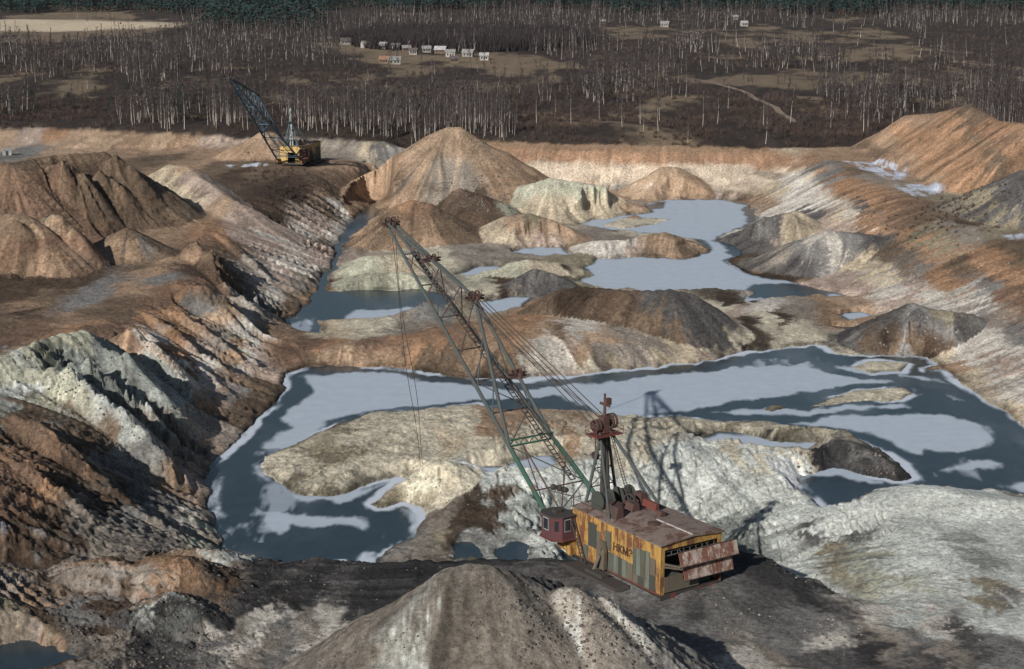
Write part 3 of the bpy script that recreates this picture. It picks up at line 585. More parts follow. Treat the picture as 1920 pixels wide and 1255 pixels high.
# the rim line itself decides where the plain begins
rimx = np.array([P(a, b, 13) for a, b in [(-700,238),(-250,240),(0,243),(150,243),(300,250),(440,257),(600,262),(720,266),(950,270),(1200,278),(1400,280),(1500,282),(1600,285),(1800,300),(2300,330)]])
ry = np.interp(us, rimx[:, 0]/rimx[:, 1], rimx[:, 1])
wp = sstep(py_ - ry[None, :]+fbm(px_/3, py_/5, 3, sx=9)*5, 0.5, 3)*(1-sstep(dd[Rp:Re], -.4, .3))
wp = wp[..., None]
ALB[Rp:Re] = ALB[Rp:Re]*(1-wp)+ALBp*wp
ALB[Re:] = lin((52,52,50))
lum = ALB.mean(-1, keepdims=True)
ALB = np.clip(ALB*.9+lum*.1*np.array([1.0, 1.0, 1.02]), .012, .75)

# ------------------------------------------------------------------ materials
def newmat(name):
    m = bpy.data.materials.new(name); m.use_nodes = True
    return m, m.node_tree, m.node_tree.nodes['Principled BSDF']
def N_(nt, t, **kw):
    n = nt.nodes.new(t)
    for k_, v in kw.items():
        if k_ in n.inputs: n.inputs[k_].default_value = v
        else: setattr(n, k_, v)
    return n
def earth_mat():
    m, nt, b = newmat('earth')
    at = N_(nt, 'ShaderNodeVertexColor', layer_name='earth')
    tc = N_(nt, 'ShaderNodeTexCoord')
    n1 = N_(nt, 'ShaderNodeTexNoise', Scale=1.5, Detail=9.0, Roughness=.78)
    n2 = N_(nt, 'ShaderNodeTexNoise', Scale=.16, Detail=5.0, Roughness=.6)
    nt.links.new(tc.outputs['Object'], n1.inputs['Vector']); nt.links.new(tc.outputs['Object'], n2.inputs['Vector'])
    mr = N_(nt, 'ShaderNodeMapRange'); mr.inputs[1].default_value = .36; mr.inputs[2].default_value = .64; mr.inputs[3].default_value = .5; mr.inputs[4].default_value = 1.5
    nt.links.new(n1.outputs[0], mr.inputs[0])
    mr2 = N_(nt, 'ShaderNodeMapRange'); mr2.inputs[1].default_value = .35; mr2.inputs[2].default_value = .65; mr2.inputs[3].default_value = .85; mr2.inputs[4].default_value = 1.15
    nt.links.new(n2.outputs[0], mr2.inputs[0])
    mu = N_(nt, 'ShaderNodeMath', operation='MULTIPLY'); nt.links.new(mr.outputs[0], mu.inputs[0]); nt.links.new(mr2.outputs[0], mu.inputs[1])
    vm = N_(nt, 'ShaderNodeVectorMath', operation='SCALE'); nt.links.new(at.outputs[0], vm.inputs[0]); nt.links.new(mu.outputs[0], vm.inputs['Scale'])
    nt.links.new(vm.outputs[0], b.inputs['Base Color'])
    b.inputs['Roughness'].default_value = .95; b.inputs['Specular IOR Level'].default_value = .15
    n3 = N_(nt, 'ShaderNodeTexNoise', Scale=1.2, Detail=10.0, Roughness=.8); nt.links.new(tc.outputs['Object'], n3.inputs['Vector'])
    bp = N_(nt, 'ShaderNodeBump', Strength=1.0, Distance=.6); nt.links.new(n3.outputs[0], bp.inputs['Height'])
    nt.links.new(bp.outputs[0], b.inputs['Normal'])
    return m
EARTH = earth_mat()

def grid_object(name, mask, mat, Zs, attr, attrname):
    """the quads of the survey grid chosen by mask, as one mesh with the grid's shared normals"""
    q = np.argwhere(mask)
    base = q[:, 0]*NU+q[:, 1]
    quads = np.stack([base, base+1, base+NU+1, base+NU], 1)
    uv, inv = np.unique(quads, return_inverse=True)
    me = bpy.data.meshes.new(name)
    co = np.stack([GX.ravel()[uv], GY.ravel()[uv], Zs.ravel()[uv]], 1).astype(np.float32)
    nq = len(quads)
    me.vertices.add(len(uv)); me.vertices.foreach_set('co', co.ravel())
    me.loops.add(nq*4); me.loops.foreach_set('vertex_index', inv.reshape(-1).astype(np.int32))
    me.polygons.add(nq); me.polygons.foreach_set('loop_start', np.arange(0, nq*4, 4, dtype=np.int32))
    me.update(calc_edges=True)
    ca = me.color_attributes.new(attrname, 'FLOAT_COLOR', 'POINT')
    rgba = np.ones((len(uv), 4), np.float32); rgba[:, :3] = attr.reshape(-1, 3)[uv]
    ca.data.foreach_set('color', rgba.ravel())
    me.polygons.foreach_set('use_smooth', np.ones(nq, bool))
    me.materials.append(mat)
    if NRM is not None: me.normals_split_custom_set_from_vertices(NRM.reshape(-1, 3)[uv].tolist())
    o = bpy.data.objects.new(name, me); COL.objects.link(o)
    return o
ngx, ngy = grads(Z)
NRM = np.stack([-ngx, -ngy, np.ones_like(ngx)], -1); NRM /= np.linalg.norm(NRM, axis=-1, keepdims=True)

def tag(o, label=None, cat=None, group=None, kind=None):
    if label: o['label'] = label
    if cat: o['category'] = cat
    if group: o['group'] = group
    if kind: o['kind'] = kind
    return o
HQ = HID[:-1, :-1]
used = np.zeros(HQ.shape, bool)
NAMES = {'pale':'sand_heap','cream':'sand_heap','big':'sand_heap','wedge':'sand_heap','wallh':'sand_heap','farc':'sand_heap','tiny':'sand_heap','front':'sand_heap'}
for i, h in enumerate(HEAPS):
    m = (HQ == i)
    if m.sum() < 30: continue
    used |= m
    o = grid_object(NAMES.get(h[0], 'spoil_heap'), m, EARTH, Z, ALB, 'earth')
    tag(o, h[5], 'heap')
g = grid_object('ground', ~used, EARTH, Z, ALB, 'earth'); tag(g, kind='structure')

# ------------------------------------------------------------------ water, ice and snow
SNOW = [
 [(560,705),(640,697),(720,697),(800,715),(880,722),(960,727),(1050,722),(1150,712),(1250,702),(1400,688),(1500,680),(1525,678),(1530,690),(1560,700),(1620,708),(1700,716),(1600,726),(1500,738),(1400,752),(1330,762),(1250,775),(1180,782),(1120,775),(1080,755),(1040,745),(960,752),(900,752),(820,765),(760,762),(690,772),(620,790),(585,812),(575,830),(590,838),(540,842),(485,842),(490,830),(520,812),(545,805),(520,790),(530,770),(555,755),(580,735),(565,720)],
 [(1460,795),(1560,782),(1700,772),(1790,778),(1850,800),(1872,825),(1850,840),(1780,850),(1720,855),(1690,850),(1660,830),(1620,810),(1560,800)],
 [(1770,742),(1795,740),(1810,755),(1790,762),(1775,755)],
 [(460,945),(500,958),(560,962),(640,962),(700,970),(714,985),(690,998),(640,992),(580,990),(540,985),(520,1000),(500,998),(470,970)],
 [(690,945),(740,950),(790,965),(800,985),(780,1005),(765,985),(740,960),(700,955)],
 [(495,880),(520,905),(545,925),(610,930),(690,915),(740,900),(700,925),(640,945),(560,945),(525,925),(500,905),(478,885),(480,870)],
 [(1340,772),(1420,762),(1520,770),(1600,760),(1690,755),(1700,762),(1560,778),(1450,782),(1380,780)],
 [(1560,685),(1620,690),(1700,705),(1740,705),(1790,720),(1740,715),(1650,705),(1570,695)],
 [(1700,880),(1780,870),(1860,860),(1900,870),(1860,885),(1780,885)],[(1860,905),(1960,900),(2040,920),(1960,935),(1900,925)],
 [(1560,870),(1600,885),(1660,905),(1640,915),(1580,895),(1520,890),(1500,905),(1495,895)],
]
FROZEN = [WATER[1], WATER[2], WATER[3], WATER[4], WATER[6], WATER[7], WATER[8]]
DARKS = [  # thin dark ice inside the far pond
 [(1400,535),(1480,532),(1560,545),(1540,560),(1480,562),(1400,560)],
 [(1370,470),(1345,450),(1360,446),(1395,470),(1380,488)],[(1400,385),(1425,400),(1412,420),(1396,410)],
 [(1215,385),(1250,378),(1240,390),(1215,393)],
]
W6S = [[(660,583),(760,577),(830,572),(800,592),(700,600),(640,600)],[(560,590),(590,600),(600,622),(560,598),(540,603),(535,597)]]
sd = np.full(Z.shape, 60.0)
for pl_ in SNOW+FROZEN+W6S:
    pg = poly_world(pl_); sl = region(pg, 15)
    sd[sl] = np.minimum(sd[sl], sdist(GX[sl]+shx[sl]*.5, GY[sl]+shy[sl]*.7, pg))
for pl_ in DARKS:
    pg = poly_world(pl_); sl = region(pg, 15)
    sd[sl] = np.maximum(sd[sl], -sdist(GX[sl]+shx[sl]*.5, GY[sl]+shy[sl]*.7, pg))
wn1 = fbm(GX/8, GY/16, 4, .6, sx=800)
wn2 = fbm(GX/1.8, GY/4.5, 4, .6, sx=860)
snow = 1-sstep(sd+wn1*3.5+wn2*2.2+.8, -.6, .9)
snow = np.maximum(snow, .7*sstep(fbm(GX/9, GY/34, 5, .62, sx=870), .17, .25)*(sd < 5))
inl = -WSD
pgN = poly_world(WATER[0]); NL = np.where((GY < 370), -1.0, 0)
NL = np.full(Z.shape, -60.0); slN = region(pgN, 12); NL[slN] = -sdist(GX[slN], GY[slN], pgN)
nearlake = (GY < 362)*(WLV < 1)*sstep(NL, -3, -1.0)*1.0
rim = sstep(inl, -.5, .1)*(1-sstep(inl, 1.0+3.4*fbm(GX/8, GY/14, 2, sx=812), 1.9+3.4*fbm(GX/8, GY/14, 2, sx=812)))*nearlake
rim *= sstep(fbm(GX/9, GY/14, 2, sx=820)+wn2*.6, -.25, .05)
haz = sstep(fbm(GX/10, GY/22, 4, .6, sx=840), -.05, .35)*.16       # frost veils on the dark ice
ICE = np.zeros(Z.shape+(3,), np.float32)
ICE[..., 0] = np.clip(np.maximum(np.maximum(snow, rim*.95), haz), 0, 1)
ICE[..., 1] = np.clip(rim, 0, 1)*(1-snow)
ICE[..., 2] = np.clip(.5+wn1, 0, 1)
def ice_mat():
    m, nt, b = newmat('frozen_water')
    at = N_(nt, 'ShaderNodeVertexColor', layer_name='frost')
    se = N_(nt, 'ShaderNodeSeparateColor'); nt.links.new(at.outputs[0], se.inputs[0])
    tc = N_(nt, 'ShaderNodeTexCoord')
    n1 = N_(nt, 'ShaderNodeTexNoise', Scale=.35, Detail=7.0, Roughness=.65); nt.links.new(tc.outputs['Object'], n1.inputs['Vector'])
    sc = N_(nt, 'ShaderNodeMapRange'); sc.inputs[1].default_value = .35; sc.inputs[2].default_value = .65; sc.inputs[3].default_value = .94; sc.inputs[4].default_value = 1.05
    nt.links.new(n1.outputs[0], sc.inputs[0])
    dk = N_(nt, 'ShaderNodeMix', data_type='RGBA'); dk.inputs[6].default_value = (.008, .015, .019, 1); dk.inputs[7].default_value = (.036, .055, .066, 1)
    nt.links.new(n1.outputs[0], dk.inputs[0])
    wm = N_(nt, 'ShaderNodeMix', data_type='RGBA'); wm.inputs[6].default_value = (.365, .42, .485, 1); wm.inputs[7].default_value = (.50, .55, .62, 1)
    nt.links.new(se.outputs[1], wm.inputs[0])
    wv = N_(nt, 'ShaderNodeVectorMath', operation='SCALE'); nt.links.new(wm.outputs[2], wv.inputs[0]); nt.links.new(sc.outputs[0], wv.inputs['Scale'])
    mx = N_(nt, 'ShaderNodeMix', data_type='RGBA'); nt.links.new(se.outputs[0], mx.inputs[0]); nt.links.new(dk.outputs[2], mx.inputs[6]); nt.links.new(wv.outputs[0], mx.inputs[7])
    nt.links.new(mx.outputs[2], b.inputs['Base Color'])
    rr_ = N_(nt, 'ShaderNodeMapRange'); rr_.inputs[3].default_value = .22; rr_.inputs[4].default_value = .85; nt.links.new(se.outputs[0], rr_.inputs[0])
    nt.links.new(rr_.outputs[0], b.inputs['Roughness']); b.inputs['Specular IOR Level'].default_value = .3
    bp = N_(nt, 'ShaderNodeBump', Strength=.12, Distance=.2); nt.links.new(n1.outputs[0], bp.inputs['Height']); nt.links.new(bp.outputs[0], b.inputs['Normal'])
    return m
ICEM = ice_mat()
wm_ = (WSD < 1.5)
wmq = wm_[:-1, :-1] | wm_[1:, :-1] | wm_[:-1, 1:] | wm_[1:, 1:]
wmq &= (GY[:-1, :-1] < 640)
sv_ = NRM; NRM = None
wo = grid_object('water', wmq, ICEM, WLV, ICE, 'frost'); tag(wo, kind='structure')
NRM = sv_
# ------------------------------------------------------------------ small mesh builder
class MB:
    def __init__(s): s.v = []; s.f = []
    def add(s, vs, fs):
        n = len(s.v); s.v += [tuple(q) for q in vs]; s.f += [tuple(n+i for i in f_) for f_ in fs]; return s
    def box(s, x0, x1, y0, y1, z0, z1):
        return s.add([(x0,y0,z0),(x1,y0,z0),(x1,y1,z0),(x0,y1,z0),(x0,y0,z1),(x1,y0,z1),(x1,y1,z1),(x0,y1,z1)],
            [(0,3,2,1),(4,5,6,7),(0,1,5,4),(1,2,6,5),(2,3,7,6),(3,0,4,7)])
    def tube(s, a, b, r, r2=None, n=8):
        a = Vector(a); b = Vector(b); r2 = r if r2 is None else r2
        d = (b-a).normalized(); u = d.orthogonal().normalized(); w = d.cross(u)
        vs = [a+(u*math.cos(2*math.pi*k/n)+w*math.sin(2*math.pi*k/n))*r for k in range(n)] + [b+(u*math.cos(2*math.pi*k/n)+w*math.sin(2*math.pi*k/n))*r2 for k in range(n)]
        return s.add(vs, [(k, (k+1) % n, n+(k+1) % n, n+k) for k in range(n)]+[tuple(range(n))[::-1], tuple(range(n, 2*n))])
    def path(s, pts, r, n=5):
        for a, b in zip(pts[:-1], pts[1:]): s.tube(a, b, r, n=n)
        return s
    def prism(s, prof, y0, y1, axis='y'):
        n = len(prof)
        if axis == 'y': vs = [(p[0], y0, p[1]) for p in prof]+[(p[0], y1, p[1]) for p in prof]
        elif axis == 'x': vs = [(y0, p[0], p[1]) for p in prof]+[(y1, p[0], p[1]) for p in prof]
        else: vs = [(p[0], p[1], y0) for p in prof]+[(p[0], p[1], y1) for p in prof]
        return s.add(vs, [(k, (k+1) % n, n+(k+1) % n, n+k) for k in range(n)]+[tuple(range(n))[::-1], tuple(range(n, 2*n))])
    def wheel(s, c, ax, R, w, n=20, spokes=6):
        c = Vector(c); ax = Vector(ax).normalized(); u = ax.orthogonal().normalized(); v = ax.cross(u)
        ring = []
        for k in range(n):
            d = u*math.cos(2*math.pi*k/n)+v*math.sin(2*math.pi*k/n)
            ring += [c+d*R-ax*w, c+d*R+ax*w, c+d*R*.82+ax*w, c+d*R*.82-ax*w]
        fs = []
        for k in range(n):
            a = 4*k; b = 4*((k+1) % n)
            for j in range(4): fs.append((a+j, a+(j+1) % 4, b+(j+1) % 4, b+j))
        s.add(ring, fs)
        for k in range(spokes):
            d = u*math.cos(2*math.pi*k/spokes)+v*math.sin(2*math.pi*k/spokes)
            s.tube(c, c+d*R*.84, w*.5, n=4)
        s.tube(c-ax*w*1.6, c+ax*w*1.6, R*.18, n=8)
        return s
    def build(s, name, mat, parent=None, loc=None, smooth=False):
        me = bpy.data.meshes.new(name); me.from_pydata(s.v, [], s.f); me.update()
        import bmesh as bmx
        bm = bmx.new(); bm.from_mesh(me); bmx.ops.recalc_face_normals(bm, faces=bm.faces); bm.to_mesh(me); bm.free()
        if smooth: me.polygons.foreach_set('use_smooth', [True]*len(me.polygons))
        me.materials.append(mat)
        o = bpy.data.objects.new(name, me); COL.objects.link(o)
        if parent: o.parent = parent
        if loc: o.location = loc
        return o
def empty(name, loc, rz=0, sc=1):
    o = bpy.data.objects.new(name, None); COL.objects.link(o); o.location = loc; o.rotation_euler = (0, 0, rz); o.scale = (sc, sc, sc); o.empty_display_size = .5
    return o

def paint(name, base, rust=(95,58,42), amt=.5, scale=.8, rough=.75, streak=1.0, dirt=(70,60,52)):
    """weathered paint: base colour, rust blotches and grime running down"""
    m, nt, b = newmat(name)
    tc = N_(nt, 'ShaderNodeTexCoord')
    mp = N_(nt, 'ShaderNodeMapping'); mp.inputs['Scale'].default_value = (1, 1, .35 if streak else 1); nt.links.new(tc.outputs['Object'], mp.inputs[0])
    n1 = N_(nt, 'ShaderNodeTexNoise', Scale=scale, Detail=9.0, Roughness=.72); nt.links.new(mp.outputs[0], n1.inputs['Vector'])
    r = N_(nt, 'ShaderNodeMapRange'); r.inputs[1].default_value = .62-.22*amt; r.inputs[2].default_value = .70-.20*amt; nt.links.new(n1.outputs[0], r.inputs[0])
    mx = N_(nt, 'ShaderNodeMix', data_type='RGBA'); mx.inputs[6].default_value = (*lin(base), 1); mx.inputs[7].default_value = (*lin(rust), 1); nt.links.new(r.outputs[0], mx.inputs[0])
    mp2 = N_(nt, 'ShaderNodeMapping'); mp2.inputs['Scale'].default_value = (2.2, 2.2, .25); mp2.inputs['Location'].default_value = (3, 7, 1); nt.links.new(tc.outputs['Object'], mp2.inputs[0])
    n2 = N_(nt, 'ShaderNodeTexNoise', Scale=1.4, Detail=7.0, Roughness=.65); nt.links.new(mp2.outputs[0], n2.inputs['Vector'])
    r2 = N_(nt, 'ShaderNodeMapRange'); r2.inputs[1].default_value = .45; r2.inputs[2].default_value = .8; r2.inputs[4].default_value = .8; nt.links.new(n2.outputs[0], r2.inputs[0])
    m2 = N_(nt, 'ShaderNodeMix', data_type='RGBA'); m2.inputs[7].default_value = (*lin(dirt), 1); nt.links.new(r2.outputs[0], m2.inputs[0]); nt.links.new(mx.outputs[2], m2.inputs[6])
    nt.links.new(m2.outputs[2], b.inputs['Base Color'])
    b.inputs['Roughness'].default_value = rough; b.inputs['Specular IOR Level'].default_value = .3
    return m
M = dict(
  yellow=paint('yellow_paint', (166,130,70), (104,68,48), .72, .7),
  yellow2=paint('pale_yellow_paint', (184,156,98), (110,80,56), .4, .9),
  green1=paint('grey_green_panel', (80,84,76), (84,66,50), .2, .5),
  green2=paint('light_green_panel', (100,106,96), (90,76,58), .2, .5),
  green3=paint('dark_green_panel', (60,64,60), (80,60,46), .2, .5),
  tanp=paint('tan_panel', (96,88,76), (90,66,48), .25, .5),
  roof=paint('roof_sheet', (124,110,102), (92,68,58), .55, .5, streak=0),
  red=paint('red_oxide', (104,54,48), (84,56,48), .5, .8),
  cab=paint('maroon_cab_paint', (84,50,54), (70,48,44), .3, .7),
  rust=paint('rusty_whitewash', (164,150,140), (112,76,64), .85, 1.3),
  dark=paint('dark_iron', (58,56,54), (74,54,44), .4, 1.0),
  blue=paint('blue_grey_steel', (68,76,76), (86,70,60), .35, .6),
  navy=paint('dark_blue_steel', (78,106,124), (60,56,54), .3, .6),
  teal=paint('green_brace_paint', (48,84,72), (80,66,54), .35, .8),
  rustm=paint('rusted_red_machinery', (80,58,54), (62,54,50), .5, 1.0),
  light=paint('pale_steel', (150,160,160), (110,100,90), .3, .8),
  white=paint('white_mark', (196,190,184), (130,110,100), .4, .8),
  letter=paint('faded_brown_lettering', (66,40,32), (74,46,36), .2, 1.6),
)
gm_, gnt, gb = newmat('dark_glass'); gb.inputs['Base Color'].default_value = (.02, .025, .03, 1); gb.inputs['Roughness'].default_value = .25
M['glass'] = gm_

def lerp(a, b, t): return tuple(a[i]+(b[i]-a[i])*t for i in range(3))

def dragline(loc, rz, sc, label, near=True):
    """walking dragline excavator; local +Y is the boom direction, the slewing centre is the origin"""
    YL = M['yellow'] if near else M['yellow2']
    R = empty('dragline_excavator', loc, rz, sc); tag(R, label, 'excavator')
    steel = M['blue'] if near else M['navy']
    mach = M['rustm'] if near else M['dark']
    S = -9.0                                   # y of the rear wall
    # base and walking gear
    b = MB(); b.tube((0, 1.5, -.6), (0, 1.5, .75), 4.3, n=32); b.tube((0, 1.5, .75), (0, 1.5, 1.0), 3.9, n=32); b.build('base_tub', M['dark'], R)
    for sx in (-1, 1):
        b = MB(); x0, x1 = (-7.2, -5.2) if sx < 0 else (5.2, 7.2)
        b.prism([(-3.6,.05),(5.2,.05),(6.0,.55),(5.6,.9),(-4.0,.9),(-4.4,.5)], x0, x1, 'x'); b.box(x0+.5, x1-.5, -1, 2.4, .9, 1.3)
        b.build('walking_shoe', M['dark'], R)
        b = MB(); x = sx*5.0
        b.prism([(.7,1.2),(1.9,1.2),(2.0,3.4),(1.7,4.6),(1.0,4.6),(.6,3.4)], min(x-.25, x+.25), max(x-.25, x+.25), 'x'); b.tube((x-sx*.5, 1.35, 4.0), (x+sx*.4, 1.35, 4.0), .45, n=14)
        b.tube((x+sx*1.1, 1.6, .9), (x+sx*.4, 1.2, 3.0), .22)
        b.build('walking_leg', M['tanp'] if sx < 0 else M['dark'], R)
    # machine deck, walls, roof
    b = MB(); b.prism([(-4.5,.95),(-4.1,.35),(4.1,.35),(4.5,.95)], S, 8.2); b.build('machinery_deck', M['dark'], R)
    b = MB(); b.box(-4.56, -4.5, S, 2.2, .95, 1.12); b.box(4.5, 4.56, S, 8.2, .95, 1.12); b.build('red_stripe', M['red'], R)
    w = MB()
    w.box(-4.5, -4.38, S, 2.2, .95, 6.85); w.box(4.38, 4.5, S, 2.2, .95, 6.85)              # long side sheets
    w.box(-4.25, -4.13, 2.2, 8.2, .95, 6.75); w.box(4.13, 4.25, 2.2, 8.2, .95, 6.75)
    w.box(-4.5, -4.13, 2.15, 2.27, .95, 6.85); w.box(4.13, 4.5, 2.15, 2.27, .95, 6.85)
    w.box(-4.13, -1.4, 8.08, 8.2, .95, 6.75); w.box(1.4, 4.13, 8.08, 8.2, .95, 6.75); w.box(-1.4, 1.4, 8.08, 8.2, 4.6, 6.75)
    w.box(-4.38, -3.9, S, S+.12, .95, 6.85); w.box(3.95, 4.38, S, S+.12, 4.2, 6.85)            # rear corner posts
    w.prism([(-3.9,6.25),(3.95,6.25),(3.95,6.85),(0,7.15),(-3.9,6.85)], S, S+.12)
    wall = w.build('wall', YL, R)
    def panel(y0, y1, z0, z1, m, x=-4.5):
        b = MB(); xs = (x-.05, x-.003) if x < 0 else (x+.003, x+.05)
        b.box(xs[0], xs[1], y0, y1, z0, z1); b.box(xs[0]-.03*(1 if x < 0 else 0), xs[1]+.03*(0 if x < 0 else 1), y0, y0+.06, z0, z1); return b.build('panel', m, wall)
    for sx in (-4.5, 4.5):
        k = [('green2',S+1.9,S+2.7,2.2,5.6),('green1',S+2.72,S+3.6,2.2,5.5),('green2',S+3.62,S+4.4,2.2,5.4),('green1',S+4.42,S+5.0,2.2,5.3),
             ('green3',S+.85,S+1.85,1.15,3.0),('tanp',S+.85,S+1.85,3.02,5.0),('green2',S+1.9,S+2.9,1.15,2.18),('green3',S+2.92,S+4.0,1.15,2.18),('tanp',S+4.02,S+5.0,1.15,2.18),
             ('tanp',S+5.04,S+6.1,1.15,3.2),('green2',S+6.12,S+7.1,1.15,3.3),('green3',S+7.12,S+7.7,1.15,3.3),('green2',S+7.72,S+8.7,1.15,3.35),('green1',S+8.72,S+9.8,1.15,3.4),
             ('green1',S+9.82,S+10.8,1.15,3.5),('green1',S+9.3,S+10.3,3.55,5.9)]
        for c, y0, y1, z0, z1 in k: panel(y0, y1, z0, z1, M[c], sx)
        for c, y0, y1, z0, z1 in [('green3',3.4,5.0,2.9,5.9),('tanp',2.3,3.35,1.15,5.2),('green1',5.05,5.9,1.15,2.8)]: panel(y0, y1, z0, z1, M[c], math.copysign(4.25, sx))
    b = MB()                                                                                # folded seams and frame ribs
    for y in np.arange(S+.02, 2.2, 1.28): b.box(-4.52, -4.5, y, y+.05, 1.15, 6.8); 
    b.build('wall_rib', M['yellow2'], wall)
    r = MB(); r.prism([(-4.75,6.86),(-4.75,7.0),(0,7.42),(4.75,7.0),(4.75,6.86),(0,7.26)], S-.25, 2.5); roof = r.build('roof', M['roof'], R)
    r = MB(); r.prism([(-4.4,6.76),(-4.4,6.9),(0,7.2),(4.4,6.9),(4.4,6.76),(0,7.05)], 2.5, 8.5); r.build('front_roof', M['roof'], R)
    b = MB()
    for y in np.arange(S+.3, 2.4, 1.45):
        b.add([(-4.72,y,7.01),(0,y,7.43),(0,y+.08,7.43),(-4.72,y+.08,7.01),(-4.72,y,7.06),(0,y,7.48),(0,y+.08,7.48),(-4.72,y+.08,7.06)], [(0,3,2,1),(4,5,6,7),(0,1,5,4),(1,2,6,5),(2,3,7,6),(3,0,4,7)])
        b.add([(4.72,y,7.01),(0,y,7.43),(0,y+.08,7.43),(4.72,y+.08,7.01),(4.72,y,7.06),(0,y,7.48),(0,y+.08,7.48),(4.72,y+.08,7.06)], [(0,1,2,3),(4,7,6,5),(0,4,5,1),(1,5,6,2),(2,6,7,3),(3,7,4,0)])
    b.build('roof_seam', M['roof'], roof)
    b = MB(); b.add([(-.1,S-.1,7.44),(.1,S-.1,7.44),(.1,S+6.4,7.44),(-.1,S+6.4,7.44),(-.1,S-.1,7.5),(.1,S-.1,7.5),(.1,S+6.4,7.5),(-.1,S+6.4,7.5)], [(0,3,2,1),(4,5,6,7),(0,1,5,4),(1,2,6,5),(2,3,7,6),(3,0,4,7)]); b.build('ridge_cap', M['white'], roof)
    b = MB(); b.tube((-1.2, S+5.4, 7.2), (-1.2, S+5.4, 7.55), .75, n=20); b.tube((-1.2, S+5.4, 7.55), (-1.2, S+5.4, 7.62), .5, n=20); b.build('roof_hatch', M['rustm'], roof)
    for (x, y, l, w_, h_, m) in ((-3.0,1.2,1.3,1.2,1.3,'rustm'), (-.2,1.9,1.5,1.4,1.1,'rustm'), (2.4,1.6,2.6,.7,.9,'red'), (1.4,-1.5,.9,.9,.7,'rustm')):
        b = MB(); b.prism([(x-w_/2,7.0),(x+w_/2,7.0),(x+w_*.38,7.2+h_),(x-w_*.2,7.2+h_)], y-l/2, y+l/2); b.build('roof_vent', M[m], roof)
    # open rear with machinery behind and hinged rusty flaps
    b = MB(); b.box(-4.38, 4.38, S+2.2, S+2.3, .95, 6.8); b.box(-4.38, 4.38, S+.15, S+2.2, 1.0, 1.05); b.build('inner_bulkhead', M['dark'], R)
    b = MB()
    for x in np.linspace(-3.6, 3.6, 9): b.tube((x, S+.3, 5.4), (x, S+.3, 6.3), .05, n=5)
    b.tube((-3.9, S+.3, 5.4), (3.95, S+.3, 5.5), .07); b.tube((-3.9, S+.3, 5.9), (3.95, S+.3, 5.95), .05); b.build('rear_railing', M['green1'], R)
    b = MB(); b.tube((-3.2, S+1.2, 2.4), (-1.2, S+1.2, 2.4), .9, n=16); b.tube((.4, S+1.3, 2.2), (2.6, S+1.3, 2.2), .8, n=16); b.box(-3.6, 3.4, S+.6, S+2.0, 1.05, 1.5); b.box(-.9, .1, S+.8, S+1.9, 1.5, 3.4); b.build('motor', M['green3'], R)
    for (x0, x1, z0, z1, y0, y1) in ((-2.2, 6.4, 4.15, 5.75, .9, .35), (-1.5, 5.8, 2.35, 4.0, .75, .3)):
        b = MB(); xm = x1-2.3
        for xa, xb in ((x0, xm-.04), (xm+.04, x1)):
            b.add([(xa,S-y0,z0),(xb,S-y0,z0),(xb,S-y1,z1),(xa,S-y1,z1),(xa,S-y0+.1,z0),(xb,S-y0+.1,z0),(xb,S-y1+.1,z1),(xa,S-y1+.1,z1)], [(0,1,2,3),(4,7,6,5),(0,4,5,1),(1,5,6,2),(2,6,7,3),(3,7,4,0)])
        fl = b.build('rear_flap', M['rust'], R); tag(fl, 'rusty whitewashed flap hanging open at the rear')
        b = MB(); b.tube((x0-.1, S-y1, z1), (x1+.05, S-y1, z1), .07); b.tube((x0+.4, S-y1, z1), (x0+.4, S+.1, z1+.25), .06); b.tube((x0+4.4, S-y1, z1), (x0+4.4, S+.1, z1+.25), .06); b.tube((x0-.1, S-y0+.05, z0-.06), (x1+.05, S-y0+.05, z0-.06), .08); b.build('hinge_bar', M['dark'], fl)
    b = MB(); b.tube((-3.9, S-.05, 4.6), (-1.9, S-.8, 4.0), .16); b.tube((-3.9, S-.05, 4.25), (-1.9, S-.75, 3.8), .12); b.build('flap_prop', M['tanp'], R)
    b = MB(); b.box(-3.88, -1.2, S-.02, S+.06, 1.15, 3.0); b.box(-1.18, 1.2, S-.02, S+.06, 1.15, 2.3); b.build('rear_lower_panel', M['tanp'], R)
    b = MB(); b.box(-4.5, 4.5, S-.08, S, .38, .98); b.build('rear_bumper', M['dark'], R)
    for x in (-3.0, .9, 2.6): bb = MB(); bb.box(x, x+.8, S-.12, S-.083, .42, .95); bb.build('red_marker', M['red'], R)
    # operator cab
    cx, cy_, z0, z1 = -5.7, 9.4, 3.1, 5.9
    b = MB(); prof = [(cx-1.5,cy_-1.1),(cx-.6,cy_-1.9),(cx+1.3,cy_-1.9),(cx+1.6,cy_-1.0),(cx+1.6,cy_+1.4),(cx+.6,cy_+1.9),(cx-.8,cy_+1.9),(cx-1.5,cy_+1.2)]
    b.prism(prof, z0, z1, 'z'); cab = b.build('operator_cab', M['cab'], R)
    b = MB(); b.prism([(cx+(x-cx)*1.08, cy_+(y-cy_)*1.08) for x, y in prof], z1, z1+.14, 'z'); b.box(cx-.4, cx+.5, cy_-.3, cy_+.6, z1+.14, z1+.5); b.build('cab_roof', M['dark'], cab)
    b = MB(); b.prism([(cx+(x-cx)*1.12, cy_+(y-cy_)*1.12) for x, y in prof], z0-.14, z0, 'z'); b.build('cab_floor', M['red'], cab)
